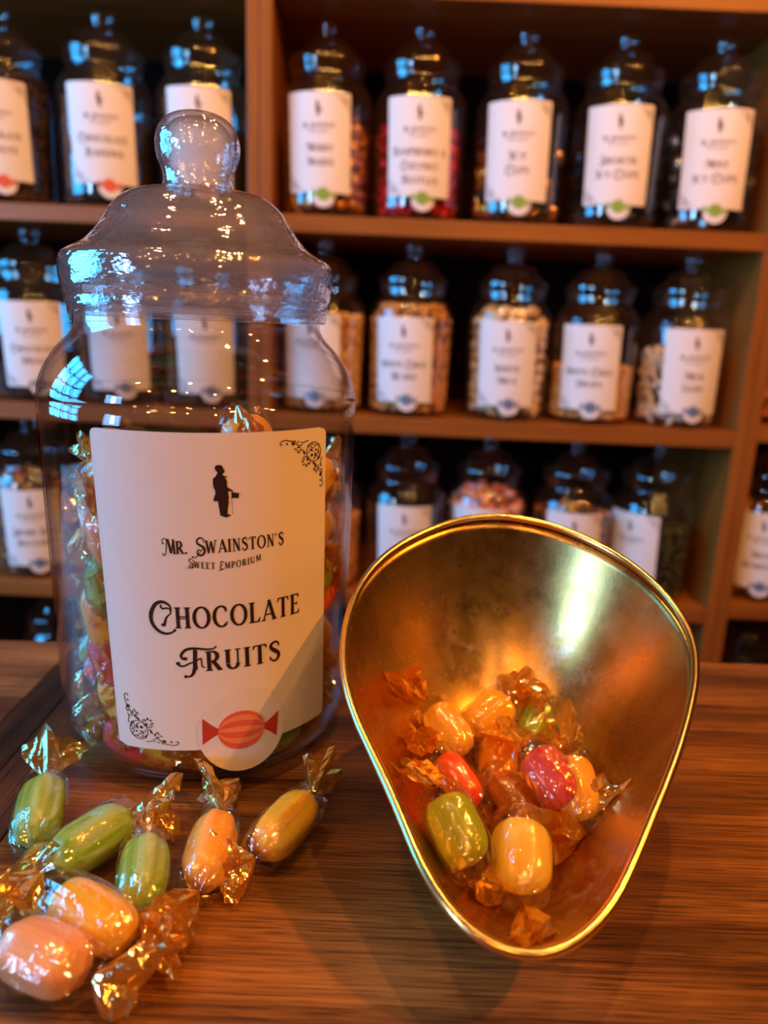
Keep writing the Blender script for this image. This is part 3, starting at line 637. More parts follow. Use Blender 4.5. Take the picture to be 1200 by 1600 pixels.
PACKED = [
    ['red', [-0.0898, 0.3278, 0.0272], [-0.309, -0.0417, -0.9502]],
    ['orange', [-0.0672, 0.3102, 0.0188], [-0.388, 0.9072, 0.1626]],
    ['green', [-0.0528, 0.3602, 0.0223], [0.964, -0.2657, 0.0112]],
    ['green', [-0.0508, 0.3302, 0.0192], [-0.6867, 0.7265, -0.0257]],
    ['cream', [-0.0941, 0.3484, 0.0253], [0.9965, 0.0509, 0.067]],
    ['yellow', [-0.1252, 0.3386, 0.0194], [0.1994, -0.6111, -0.766]],
    ['yellow', [-0.1158, 0.3154, 0.0206], [0.4035, 0.8494, 0.3402]],
    ['pink', [-0.0951, 0.3674, 0.0211], [0.1725, -0.1202, -0.9776]],
    ['green', [-0.0981, 0.3013, 0.027], [-0.7316, 0.6721, 0.1144]],
    ['amber', [-0.0347, 0.3392, 0.0275], [-0.6759, 0.7152, -0.1781]],
    ['red', [-0.0758, 0.365, 0.0193], [-0.0306, -0.6617, -0.7491]],
    ['red', [-0.041, 0.3086, 0.0294], [0.7042, 0.5647, -0.4304]],
    ['pink', [-0.072, 0.342, 0.0208], [-0.0759, -0.0123, -0.997]],
    ['orange', [-0.0742, 0.2884, 0.0317], [-0.3122, -0.7996, 0.513]],
    ['green', [-0.1122, 0.3617, 0.0377], [-0.5911, -0.3789, -0.7121]],
    ['pink', [-0.0623, 0.3215, 0.0388], [-0.5164, -0.8445, 0.1418]],
    ['pink', [-0.12, 0.3055, 0.0386], [-0.2357, -0.7271, -0.6448]],
    ['green', [-0.0607, 0.3558, 0.0403], [-0.2827, -0.9371, -0.205]],
    ['yellow', [-0.1084, 0.3352, 0.0403], [-0.2978, 0.7538, 0.5858]],
    ['green', [-0.1301, 0.3247, 0.0368], [0.5639, 0.2079, 0.7992]],
    ['pink', [-0.0862, 0.366, 0.0442], [-0.1336, -0.9585, -0.2519]],
    ['red', [-0.0577, 0.2884, 0.0428], [-0.099, 0.9891, -0.1093]],
    ['yellow', [-0.091, 0.3053, 0.0456], [-0.3329, -0.8386, 0.4311]],
    ['cream', [-0.0814, 0.3419, 0.0486], [-0.7821, 0.0887, -0.6168]],
    ['orange', [-0.0339, 0.3265, 0.0466], [-0.4735, 0.8455, 0.2467]],
    ['yellow', [-0.0433, 0.306, 0.0526], [0.1443, -0.9494, -0.2788]],
    ['yellow', [-0.0768, 0.2837, 0.0534], [-0.2157, 0.9742, 0.0659]],
    ['green', [-0.0455, 0.3524, 0.0574], [0.7146, 0.6131, 0.3369]],
    ['cream', [-0.0621, 0.311, 0.0588], [0.0825, -0.996, 0.0342]],
    ['amber', [-0.1071, 0.3222, 0.0564], [-0.8186, -0.0457, -0.5726]],
    ['pink', [-0.1158, 0.3544, 0.0587], [0.0636, 0.9726, 0.2235]],
    ['yellow', [-0.0822, 0.3196, 0.0576], [0.382, 0.5485, -0.7438]],
    ['red', [-0.1295, 0.3281, 0.0593], [0.0762, -0.9966, -0.032]],
    ['cream', [-0.0638, 0.3701, 0.0588], [0.3489, -0.7476, 0.5652]],
    ['cream', [-0.0523, 0.2856, 0.064], [-0.71, -0.7026, -0.0461]],
    ['cream', [-0.0929, 0.368, 0.0663], [-0.9436, 0.3208, 0.0819]],
    ['pink', [-0.1163, 0.305, 0.0636], [0.3364, -0.7915, -0.5102]],
    ['green', [-0.0578, 0.3325, 0.0696], [-0.6637, 0.7076, -0.2426]],
    ['pink', [-0.0898, 0.2942, 0.071], [0.8946, -0.0628, 0.4423]],
    ['orange', [-0.092, 0.3398, 0.0676], [-0.1929, -0.9061, 0.3765]],
    ['red', [-0.034, 0.3396, 0.0734], [-0.6902, 0.6938, -0.2056]],
    ['green', [-0.1154, 0.3336, 0.0772], [-0.2952, 0.7842, 0.5458]],
    ['green', [-0.0785, 0.3208, 0.0791], [0.0527, -0.9983, 0.0239]],
    ['pink', [-0.0566, 0.3545, 0.0791], [-0.665, -0.6297, 0.4014]],
    ['orange', [-0.0726, 0.2784, 0.0762], [-0.5436, -0.5687, -0.6173]],
    ['green', [-0.0517, 0.2909, 0.0836], [0.6894, -0.6261, 0.3643]],
    ['pink', [-0.0733, 0.3735, 0.0799], [-0.5527, 0.8312, 0.0599]],
    ['pink', [-0.1106, 0.3663, 0.0849], [-0.0747, -0.5328, 0.8429]],
    ['amber', [-0.1053, 0.313, 0.0869], [-0.5883, -0.7659, 0.2592]],
    ['cream', [-0.129, 0.3126, 0.0878], [0.2379, -0.9398, 0.2455]],
    ['cream', [-0.085, 0.3497, 0.0858], [0.9836, -0.1568, -0.0886]],
    ['orange', [-0.0595, 0.3126, 0.0903], [-0.846, -0.533, -0.0162]],
    ['red', [-0.0841, 0.287, 0.0948], [0.6028, 0.6379, -0.4793]],
    ['cream', [-0.0369, 0.3455, 0.0919], [-0.8973, 0.4036, -0.1788]],
    ['red', [-0.0605, 0.3359, 0.0992], [-0.8158, 0.5767, 0.0433]],
    ['cream', [-0.0626, 0.3622, 0.0993], [-0.7887, -0.5887, -0.1769]],
    ['red', [-0.0915, 0.3353, 0.098], [-0.4037, 0.5828, 0.7052]],
    ['cream', [-0.1184, 0.3336, 0.0987], [-0.9643, -0.2464, 0.0967]],
    ['green', [-0.0573, 0.2871, 0.1034], [0.2124, -0.9324, -0.2925]],
    ['amber', [-0.0897, 0.3702, 0.1017], [0.8174, 0.5753, -0.0306]],
    ['orange', [-0.0936, 0.3074, 0.1031], [-0.8938, -0.1868, 0.4077]],
    ['yellow', [-0.1199, 0.3012, 0.1104], [-0.3095, 0.3329, 0.8907]],
    ['cream', [-0.0356, 0.3272, 0.1029], [-0.5914, 0.5018, 0.6312]],
    ['amber', [-0.1185, 0.3524, 0.1092], [0.9034, -0.005, 0.4288]],
    ['amber', [-0.072, 0.3184, 0.1141], [0.8985, 0.0076, 0.4388]],
    ['orange', [-0.0462, 0.3495, 0.1143], [-0.8697, -0.1014, -0.483]],
    ['green', [-0.0815, 0.3509, 0.1148], [-0.1656, 0.9481, 0.2715]],
    ['pink', [-0.0857, 0.2942, 0.1155], [-0.8337, -0.4412, 0.3321]],
    ['orange', [-0.0739, 0.2767, 0.1155], [-0.8236, -0.5582, -0.1005]],
    ['pink', [-0.1037, 0.3243, 0.1155], [0.8668, -0.4799, 0.1355]],
]


JX, JY = -0.0815, 0.326
big = empty('sweet_jar', (JX, JY, 0.0004))
tag(big, 'large clear lidded jar in front labelled Chocolate Fruits, standing on the counter', 'jar')
for nm, me in jar_meshes(1.0, 96, True).items():
    link(nm, me, M['clear_lid'] if nm != 'jar_body' else M['clear'], big)
jar_label(big, ['CHOCOLATE', 'FRUITS'], 1.0, 0.355, True, 'red', True, sticker=(0.0040, 0.0272, 0.0183))

# ------------------------------------------------------------------ wrapped sweets
def frame_of(ax):
    x = Vector(ax).normalized(); up = Vector((0, 0, 1)) if abs(x.z) < .9 else Vector((0, 1, 0))
    y = up.cross(x).normalized(); z = x.cross(y)
    return Matrix((x, y, z)).transposed()
def core_mesh(L, D, rnd, N=24, R=15):
    b = MB(); rows = []
    tw = rnd.uniform(0, 6)
    for i in range(R+1):
        t = -1+2*i/R; u = math.copysign(abs(t)**0.8, t)
        r = D/2*max(1-abs(u)**3.4, 0)**(1/2.3)
        rows.append([(u*L/2, r*(1+.055*math.cos(6*a+tw))*math.cos(a), r*(1+.055*math.cos(6*a+tw))*math.sin(a)*.94) for a in (2*PI*j/N for j in range(N))])
    b.grid(rows, True)
    return b
def sheath_mesh(L, D, rnd, N=30, R=14, neck=0.0050):
    b = MB(); rows = []; p1, p2 = rnd.uniform(0, 6), rnd.uniform(0, 6); k1 = rnd.choice([7, 8, 9, 11])
    for i in range(R+1):
        t = -1+2*i/R; x = t*(L/2+neck)
        q = min(abs(x)/(L/2+neck), 1)
        r = 0.0016+(D/2*1.04-0.0016)*max(1-q**3.6, 0)**(1/1.9)
        row = []
        for j in range(N):
            a = 2*PI*j/N
            w = 1+(.025+.30*q**7)*math.sin(k1*a+p1+3*t)+.018*math.sin(13*a+p2)+rnd.uniform(-.022, .022)
            row.append((x, r*w*math.cos(a), r*w*math.sin(a)*.96))
        rows.append(row)
    b.grid(rows, True)
    return b
def twist_mesh(d, ln_, rad, rnd, N=22, R=7):
    """crumpled flared end from the origin along d"""
    F = frame_of(d); rows = []
    k1 = rnd.choice([4, 5, 5, 6]); p1, p2, p3 = rnd.uniform(0, 6), rnd.uniform(0, 6), rnd.uniform(0, 6)
    flat = rnd.uniform(.45, .75); roll_ = rnd.uniform(0, PI); bend = rnd.uniform(-.25, .25); bend2 = rnd.uniform(-.2, .2)
    b = MB()
    for i in range(R+1):
        s = i/R; row = []
        base = 0.0013+rad*s**.85*(1-.25*s*s)
        for j in range(N):
            a = 2*PI*j/N
            tri = abs(((a*k1+p1+s*1.3)/PI) % 2-1)*2-1
            w = 1+(.10+.42*s)*tri+.18*s*math.sin(3*a+p2+4*s)+rnd.uniform(-.16, .16)*s
            xx = ln_*(s+(.13*math.sin(2*a+p3)+.08*math.sin(5*a+p2)+rnd.uniform(-.06, .06))*s*s)
            y, z = base*w*math.cos(a), base*w*math.sin(a)*flat
            y, z = y*math.cos(roll_)-z*math.sin(roll_), y*math.sin(roll_)+z*math.cos(roll_)
            v = F @ Vector((xx, y+bend*ln_*s*s, z+bend2*ln_*s*s))
            row.append(v)
        rows.append(row)
    b.grid(rows, True)
    return b
def clampv(b, fn):
    if fn: b.v = [fn(*v) for v in b.v]
    return b
def sweet(seed, col, c, ax, L, D, ta, tb, label, group, lo=None, world_fn=None, tw_rad=0.0085, name='wrapped_sweet', tlen=None):
    rnd = random.Random(seed)
    r = empty(name, c); tag(r, label, 'sweet', group)
    F = frame_of(ax); c = Vector(c); rollm = Matrix.Rotation(rnd.uniform(0, 6), 3, 'X')
    FM = (F @ rollm)
    wf = (lambda x, y, z: tuple(Vector(world_fn(x+c.x, y+c.y, z+c.z))-c)) if world_fn else None
    o = core_mesh(L*.98, D*.97, rnd).build('boiled_sweet', CANDY[col], r)
    o.matrix_local = FM.to_4x4()
    b = sheath_mesh(L, D, rnd); b.v = [tuple(FM @ Vector(v)) for v in b.v]; clampv(b, wf)
    b.build('clear_wrapper', M['sheath_in'] if world_fn is in_jar else M['sheath'], r, smooth=False)
    x = Vector(ax).normalized()
    for sg, tgt in ((-1, ta), (1, tb)):
        neck = c+x*sg*(L/2+0.0035)
        if tgt is None:
            if lo is None: continue
            d = (x*sg+Vector((rnd.uniform(-.3, .3), rnd.uniform(-.3, .3), rnd.uniform(-.3, .1)))).normalized(); ln_ = 0.011
        else:
            d = Vector(tgt)-neck; ln_ = min(max(d.length*1.6, .013), .021); d = (d.normalized()*1.0+x*sg*.35).normalized()
        if tlen: ln_ = tlen
        b = twist_mesh(d, ln_, tw_rad, rnd)
        b.v = [tuple(Vector(v)+neck-c) for v in b.v]
        clampv(b, wf)
        b.build('twisted_end', M['gold_film'], r, smooth=False)
    return r

def above_table(x, y, z): return (x, y, max(z, 0.0004+0.0003*math.sin(900*x)))
JAR_W = [(0, .050), (.004, .0570), (.008, .0600), (.012, .0622), (.018, .0632), (.148, .0652), (.165, .060)]
def wall_r(z): return float(np.interp(z, [a for a, _ in JAR_W], [q for _, q in JAR_W]))
def in_jar(x, y, z):
    z = max(z, 0.0062); dx, dy = x-JX, y-JY; rr = math.hypot(dx, dy); w = wall_r(z)-0.0004
    if rr > w: dx *= w/rr; dy *= w/rr
    return (JX+dx, JY+dy, z)
TL = {
 'a': ('green', 'pale green wrapped sweet nearest the dark strip, its gold twist pointing up'),
 'b': ('green', 'long green wrapped sweet lying aslant between two shorter green ones'),
 'c': ('green', 'green wrapped sweet standing upright in the picture between the long green and the peach ones'),
 'd': ('yellow', 'glossy yellow wrapped sweet above the frosty peach one in the bottom corner'),
 'e': ('peach', 'frosty peach wrapped sweet lying nearest the camera, cut by the left edge'),
 'f': ('amber', 'peach and yellow wrapped sweet with gold twists at both ends, in front of the jar'),
 'g': ('yellow', 'pale yellow wrapped sweet lying nearest the brass pan on the counter'),
}
for i, (k, c, ax, L, D, ta, tb) in enumerate(TABLE_SWEETS):
    c = list(c); c[2] = max(c[2], D/2+.0003)
    sweet(100+i, TL[k][0], c, ax, L, D, ta, tb, TL[k][1], 'wrapped sweets spilled on the counter', lo=True if k in 'e' else None, world_fn=above_table, tw_rad=0.0115)

# ------------------------------------------------------------------ brass scale pan
PF = Vector((0.04498, 0.158, 0.02997)); PT = math.radians(24)
E1 = Vector((1, 0, 0)); NN = Vector((0, -math.sin(PT), math.cos(PT))); E2 = NN.cross(E1)
PC = (0.012, 0.098)
def pan_pt(t, uv, off=0.0):
    x, y = PC[0]+(uv[0]-PC[0])*t, PC[1]+(uv[1]-PC[1])*t
    return PF+E1*x+E2*y-NN*(PAN_DEPTH*(1-t**2.3)+off)
RU = [tuple(p) for p in catmull(RIM_UV, 2, True)]
proot = empty('scale_pan', (0.052, 0.235, 0.0)); PO = Vector((0.052, 0.235, 0.0))
tag(proot, 'worn brass scale pan, egg-shaped, tilted on the counter beside the jar, holding sweets', 'scale pan')
b = MB(); TS = [0.0001, .06, .12, .2, .28, .36, .44, .52, .6, .68, .75, .81, .87, .92, .96, 1.0]
b.grid([[pan_pt(t, uv)-PO for uv in RU] for t in TS] + [[pan_pt(t, uv, .0010)-PO for uv in RU] for t in TS[::-1]], True)
b.build('bowl', M['brass'], proot)
b = MB(); rr = 0.0016; NB = 12; rows = []
for i, uv in enumerate(RU):
    p = pan_pt(1.0, uv); q = pan_pt(1.0, RU[(i+1) % len(RU)]); tdir = (q-p).normalized(); out_ = tdir.cross(NN).normalized()
    rows.append([p-PO+out_*(rr*.6)+out_*rr*math.cos(2*PI*j/NB)+NN*rr*math.sin(2*PI*j/NB) for j in range(NB)])
b.grid(rows+[rows[0]], True)
b.build('rolled_rim', M['brass_rim'], proot)

# inner surface lookup keeps the sweets inside the bowl
_grid = [(pan_pt(t, uv)) for t in np.linspace(.02, .98, 34) for uv in RU[::2]]
_G = np.array([tuple(p) for p in _grid])
def pan_z(x, y):
    d = (_G[:, 0]-x)**2+(_G[:, 1]-y)**2
    idx = np.argpartition(d, 4)[:4]; w = 1/(d[idx]+1e-8)
    return float((_G[idx, 2]*w).sum()/w.sum())
def in_pan(x, y, z): return (x, y, max(z, pan_z(x, y)+.0006))
PL = ['amber yellow wrapped sweet in the pan, its gold twist reaching up the left wall',
      'bright yellow-orange wrapped sweet farthest back in the pan, under the glowing spot',
      'small green wrapped sweet half hidden behind the pink one in the pan',
      'plain orange wrapped sweet in the middle of the pan',
      'red wrapped sweet in the pan between the orange and olive green ones',
      'pink wrapped sweet lying on the heap in the pan',
      'amber wrapped sweet under the pink one in the pan',
      'dark orange-brown wrapped sweet under crumpled gold film in the middle of the pan',
      'olive green wrapped sweet at the left of the pan near the rim',
      'pale yellow wrapped sweet nearest the spout of the pan, its gold twist hanging down']
for i, (col, c, ax, L, D, ta, tb) in enumerate(PAN_SWEETS):
    c = list(c)
    axv = Vector(ax)
    need = max(pan_z(c[0]+axv.x*s*L*.32, c[1]+axv.y*s*L*.32)+D*.50-(c[2]+axv.z*s*L*.32) for s in (-1, 0, 1))
    if need > 0: c[2] += need
    sweet(200+i, col, c, ax, L, D, ta, tb, PL[i], 'wrapped sweets in the brass pan', world_fn=in_pan, tw_rad=0.0085)

# ------------------------------------------------------------------ sweets inside the big jar
JL = ['frosty peach sweet against the big jar left wall, above the green one',
      'green sweet against the left wall of the big jar, below the peach one',
      'pale yellow sweet against the left wall of the big jar, below the green one',
      'purplish pink sweet against the left wall of the big jar, midway down',
      'cream sweet beside the lower left corner of the big label, above the red-pink one',
      'red-pink sweet on the big jar floor under the lower left label corner',
      'yellow sweet on the floor of the big jar just below the label edge',
      'brown sweet in gold film on the big jar floor behind the round sticker',
      'dark green sweet on the big jar floor, right of the round sticker',
      'yellow sweet by the top right corner of the big label inside the jar',
      'amber sweet against the right wall of the big jar below the yellow one',
      'olive sweet against the right wall of the big jar, level with the pan rim',
      'dark red sweet against the right wall of the big jar under the olive one',
      'amber sweet on top of the heap, its gold twist standing above the big label',
      'amber sweet with a gold twist by the upper left edge of the big label']
for i, (col, c, ax, L, D, ta, tb) in enumerate(JAR_SWEETS):
    sweet(300+i, col, c, ax, L, D, ta, tb, JL[i], 'wrapped sweets inside the big jar', world_fn=in_jar, tw_rad=0.007, tlen=0.013)
rp = random.Random(3)
for i, (col, c, ax) in enumerate(PACKED):
    sweet(400+i, col, c, ax, 0.029, 0.0200, None, None, 'wrapped fruit sweet packed in the big jar behind its label', 'sweets packed in the middle of the big jar', lo=True, world_fn=in_jar, tw_rad=0.0065)

# ------------------------------------------------------------------ shelf jars
SJK = {k: jar_meshes(k, 48, False) for k in (0.985, 0.955)}
K = 0.955
JROWY = 1.158
def blob(kind, seed):
    rnd = random.Random(seed); b = MB()
    def ell(a, bb, c, N=10, R=7, jit=.12, ex=1.0):
        rows = []
        for i in range(R+1):
            t = PI*i/R; rr_ = math.sin(t)**ex
            rows.append([(-a*math.cos(t), bb*rr_*math.cos(2*PI*j/N)*(1+rnd.uniform(-jit, jit)), c*rr_*math.sin(2*PI*j/N)*(1+rnd.uniform(-jit, jit))) for j in range(N)])
        return rows
    if kind == 'nugget': b.grid(ell(.0062, .0052, .0046), True)
    if kind == 'raisin': b.grid(ell(.0052, .0042, .0040, jit=.22), True)
    if kind == 'drop': b.grid(ell(.0050, .0060, .0060, jit=.02), True)
    if kind == 'stick':
        rows = []
        for i in range(9):
            t = i/8; r_ = .0052*min(1, 4*t+.2, 4*(1-t)+.2)
            rows.append([(-.015+.030*t, r_*math.cos(2*PI*j/8)+.003*math.sin(5*t), r_*math.sin(2*PI*j/8)*.8) for j in range(8)])
        b.grid(rows, True)
    if kind == 'mouse':
        rows = []
        for i in range(9):
            t = i/8; r_ = .0075*math.sin(PI*min(t*1.05+.03, 1))**.7*(1-.35*t)+.0004
            rows.append([(-.013+.026*t, r_*math.cos(2*PI*j/10), max(r_*math.sin(2*PI*j/10), -.003)) for j in range(10)])
        b.grid(rows, True)
        for sg in (-1, 1):   # ears
            b.grid([[(.002+.0022*math.cos(2*PI*j/6)*q, sg*.004+.0006*sg*q, .0055+.0022*math.sin(2*PI*j/6)*q) for j in range(6)] for q in (.05, 1)], True)
    if kind == 'cup':
        N = 14; rows = []
        for r_, z_ in ((.0001, -.006), (.0075, -.006), (.0110, .005), (.0112, .0065), (.0095, .0060), (.0001, .0064)):
            rows.append([(r_*(1+.05*(-1)**j)*math.cos(2*PI*j/N), r_*(1+.05*(-1)**j)*math.sin(2*PI*j/N), z_) for j in range(N)])
        b.grid(rows, True)
    if kind == 'twist':
        b.grid(ell(.0110, .0075, .0070, N=10, R=8, jit=.04, ex=.8), True)
        for sg in (-1, 1):
            rows = []
            for i in range(4):
                s = i/3
                rows.append([(sg*(.0105+.008*s), (.0015+.006*s)*(1+.4*(-1)**j*s)*math.cos(2*PI*j/10), (.0015+.006*s)*(1+.4*(-1)**j*s)*math.sin(2*PI*j/10)*.6) for j in range(10)])
            b.grid(rows, True)
    if kind == 'chunk': b.grid(ell(.012, .009, .008, N=8, R=5, jit=.10, ex=.5), True)
    return b
SIZE = dict(nugget=.0105, raisin=.009, drop=.011, stick=.017, mouse=.018, cup=.021, twist=.022, chunk=.020)
HALF = dict(nugget=.0062, raisin=.0052, drop=.0058, stick=.0100, mouse=.0105, cup=.0105, twist=.0125, chunk=.0115)
def spots(kind, level, rnd, skip=None, full=False):
    """places against the wall of a shelf jar, and across the top of the fill"""
    s = SIZE[kind]; hr = HALF[kind]; out = []; z = .008+s*.5
    lay = 0
    while z < level:
        Rr = (RL(min(z, .148))*K-.0022-hr)
        if z > .15*K: Rr -= (z-.15*K)*1.0
        n = int(2*PI*Rr/(s*1.04))
        for j in range(n):
            a = 2*PI*(j+.5*(lay % 2))/n+rnd.uniform(-.06, .06)
            if skip and skip(a, z): continue
            out.append((a, Rr-rnd.uniform(0, .0015), z+rnd.uniform(-.15, .15)*s))
        z += s*.86; lay += 1
    ring = RL(.1)*K-.0022-hr-s
    while ring > 0:
        n = max(1, int(2*PI*ring/(s*1.05)))
        for j in range(n): out.append((2*PI*j/n+ring*90, ring, z-s*.86+rnd.uniform(-.2, .35)*s))
        ring -= s
    return out
FILLM = {}
def fmat(name, col, rough=.45, metal=0., nz=.35):
    if name not in FILLM: FILLM[name] = plain(name, col, rough, metal, noise=nz, nscale=90)
    return FILLM[name]
def shelf_jar(X, base, lines, label, icon, phi, fill=None, level=.13, row='', Y=None, heights=None, label_on=True):
    global K
    K = 0.985 if base == B1 else 0.955
    Y = Y or JROWY
    r = empty('sweet_jar', (X, Y, base+.0004)); tag(r, label, 'jar', 'jars of sweets on the '+row)
    r.rotation_euler.z = math.atan2(X, Y)*-1
    for nm in ('jar_body', 'lid', 'knob'): link(nm, SJK[K][nm], M['clear_far'], r)
    if label_on: jar_label(r, lines, K, phi, False, icon, heights=heights, lift=0.009 if base == B1 else 0.003)
    if not fill: return r
    kind, mats, mode, fname, flabel, fcat = fill
    rnd = random.Random(int(X*1000)+int(base*100)); rot = -math.atan2(X, Y)
    protos = [blob(kind, q) for q in range(3)]
    def rotm():
        return (Matrix.Rotation(rnd.uniform(0, 6.28), 3, 'Z') @ Matrix.Rotation(rnd.uniform(-1.5, 1.5), 3, 'Y') @ Matrix.Rotation(rnd.uniform(0, 6.28), 3, 'X'))
    if mode == 'stuff':
        b = MB(); groups = [MB() for _ in mats]
        for a, rr_, z in spots(kind, level, rnd):
            pr = rnd.choice(protos); R_ = rotm(); ctr = Vector((rr_*math.sin(a), -rr_*math.cos(a), z))
            g_ = groups[rnd.randrange(len(mats))]
            g_.add([ctr+R_ @ Vector(v) for v in pr.v], pr.f)
        # one object, several materials
        allv, allf, mi = [], [], []
        for q, g_ in enumerate(groups):
            n = len(allv); allv += g_.v; allf += [tuple(n+i for i in f) for f in g_.f]; mi += [q]*len(g_.f)
        cr = RL(.1)*K-.004-2.2*HALF[kind]; core = MB()
        core.lathe([(0.0001, .012), (cr, .012), (cr, level-.012), (0.0001, level-.012)], 20)
        n = len(allv); allv += core.v; allf += [tuple(n+i for i in f) for f in core.f]; mi += [0]*len(core.f)
        me = bpy.data.meshes.new(fname); me.from_pydata(allv, [], allf); me.update()
        for mm in mats: me.materials.append(mm)
        me.polygons.foreach_set('material_index', mi); me.polygons.foreach_set('use_smooth', [True]*len(mi))
        o = bpy.data.objects.new(fname, me); COL.objects.link(o)
        o.location = r.location; o.rotation_euler.z = rot
        tag(o, flabel, fcat, None, 'stuff')
    else:
        hid = lambda a, z: abs(((a-phi+PI) % (2*PI))-PI) < .60 and .030 < z < .138 or abs(((a+PI) % (2*PI))-PI) > 2.3
        me = [[p.mesh(fname) for p in protos] for _ in mats]
        for q, mm in enumerate(mats):
            for m_ in me[q]: m_.materials.append(mm)
        for a, rr_, z in spots(kind, level, rnd, hid):
            mi_ = rnd.randrange(len(mats)); o = bpy.data.objects.new(fname, rnd.choice(me[mi_])); COL.objects.link(o)
            v = Matrix.Rotation(rot, 3, 'Z') @ Vector((rr_*math.sin(a), -rr_*math.cos(a), z))
            o.location = Vector(r.location)+v
            if kind in ('stick', 'mouse', 'twist', 'chunk'):
                # lie along the wall
                o.rotation_euler = (Matrix.Rotation(rot+a, 4, 'Z') @ Matrix.Rotation(rnd.uniform(-1.2, 1.2), 4, 'Y') @ Matrix.Rotation(rnd.uniform(0, 6), 4, 'X')).to_euler()
            else:
                o.rotation_euler = (rnd.uniform(-1, 1)+PI/2*rnd.choice([0, 1]), rnd.uniform(-.6, .6), rnd.uniform(0, 6))
            lb = flabel.replace('@', mats[mi_].name.split('.')[0].replace('_', ' '))
            tag(o, lb, fcat, lb)
    return r
H2 = [(0.0735, 0.0086, None), (0.0553, 0.0086, None)]
def hw(lines, h=0.0086, z0=0.0735, dz=0.0182, wide=0.0066):
    return [(z0-i*dz, h, min(.078, wide*1.05*(len(l)+.6))) for i, l in enumerate(lines)]
B1, B2, B3, B4 = LEV[1][1], LEV[2][1], LEV[3][1], LEV[4][1]
brown = fmat('milk_chocolate', (.055, .020, .010)); dark = fmat('dark_raisin', (.018, .007, .006), .35)
tan = fmat('caramel_white_chocolate', (.74, .36, .08)); tan2 = fmat('pale_white_chocolate', (.88, .56, .22)); tan3 = fmat('toasted_speck', (.20, .08, .03))
cream = fmat('cream_sugar', (.84, .66, .42), .5, 0, .08); white = fmat('milk_white_gum', (.90, .80, .66), .5, 0, .05)
goldw = fmat('amber_foil', (.85, .38, .05), .25, .6); redw = fmat('red_foil', (.75, .02, .03), .22, .6); darkf = fmat('black_foil', (.02, .02, .025), .2, .7)
silv = fmat('silver_foil', (.6, .6, .62), .22, .9, .1); goldf = fmat('gold_foil', (.80, .48, .12), .22, .9); bluef = fmat('dark_blue_foil', (.03, .05, .12), .22, .7)
pinkc = fmat('pink_orange_sugar', (.80, .25, .12)); pinkw = fmat('pale_pink_sugar', (.80, .42, .34)); amberd = fmat('amber_toffee', (.50, .19, .04)); greenf = fmat('dark_green_jelly', (.05, .06, .012), .3)
WORDS = lambda ls: ' '.join(ls).title()
ROW1 = 'top visible shelf'; ROW2 = 'middle visible shelf'; ROW3 = 'lower visible shelf'; ROW4 = 'bottom visible shelf'
def J(X, base, lines, icon, phi, fill, level, row, extra, **kw):
    shelf_jar(X*JROWY/1.175, base, lines, extra, icon, phi, fill, level, row, heights=hw(lines), **kw)
def stuff(kind, mats, name, lab, cat): return (kind, mats, 'stuff', name, lab, cat)
def things(kind, mats, name, lab, cat): return (kind, mats, 'things', name, lab, cat)
J(-.575, B1, ['CHOCOLATE', 'PEANUTS'], 'red', -.20, stuff('nugget', [brown, dark], 'chocolate_peanuts', 'dark chocolate peanuts filling the jar at the upper left corner', 'sweets'), .175, ROW1, 'top shelf jar cut by the left edge, labelled Chocolate Peanuts, red sticker')
J(-.425, B1, ['CHOCOLATE', 'RAISINS'], 'red', -.12, stuff('raisin', [dark], 'chocolate_raisins', 'near-black chocolate raisins in the jar labelled Chocolate Raisins', 'sweets'), .12, ROW1, 'top shelf jar labelled Chocolate Raisins with a red sticker, left of the big knob')
J(-.284, B1, [], 'red', -.10, stuff('raisin', [dark, brown], 'chocolate_drops', 'dark chocolate sweets in the jar straight behind the big knob', 'sweets'), .11, ROW1, 'top shelf jar straight behind the big knob, beside the wooden post')
J(-.106, B1, ['MERRY', 'MAIDS'], 'green', -.17, things('twist', [goldw], 'wrapped_toffee', 'gold wrapped toffee in the jar labelled Merry Maids', 'sweet'), .125, ROW1, 'top shelf jar of gold wrapped toffees labelled Merry Maids, green sticker')
J(.029, B1, ['RASPBERRY &', 'COCONUT', 'RUFFLES'], 'green', .0, things('twist', [redw], 'wrapped_ruffle', 'red wrapped sweet in the jar labelled Raspberry & Coconut Ruffles', 'sweet'), .115, ROW1, 'top shelf jar of red wrapped sweets labelled Raspberry & Coconut Ruffles')
J(.1755, B1, ['ICY', 'CUPS'], 'green', -.05, things('cup', [goldf, darkf], 'foil_cup', 'chocolate cup in @ in the jar labelled only Icy Cups', 'sweet'), .115, ROW1, 'top shelf jar labelled just Icy Cups, gold foil cups inside, green sticker')
J(.3165, B1, ['SMARTIE', 'ICY CUPS'], 'green', .03, things('cup', [bluef, darkf], 'foil_cup', 'chocolate cup in @ in the jar labelled Smartie Icy Cups', 'sweet'), .10, ROW1, 'top shelf jar labelled Smartie Icy Cups, dark foil cups inside')
J(.453, B1, ['MINT', 'ICY CUPS'], 'green', .12, things('cup', [darkf, darkf, silv], 'foil_cup', 'chocolate cup in @ in the jar labelled Mint Icy Cups', 'sweet'), .14, ROW1, 'top shelf jar labelled Mint Icy Cups with a green sticker, nearest the right post')
J(-.551, B2, ['CHOCOLATE', 'FROGS'], 'blue', -.10, stuff('nugget', [brown], 'chocolate_pieces', 'brown chocolate pieces low in the jar left of the big jar neck', 'sweets'), .05, ROW2, 'middle shelf jar at the left edge, labelled Chocolate, blue-lit, left of the big jar')
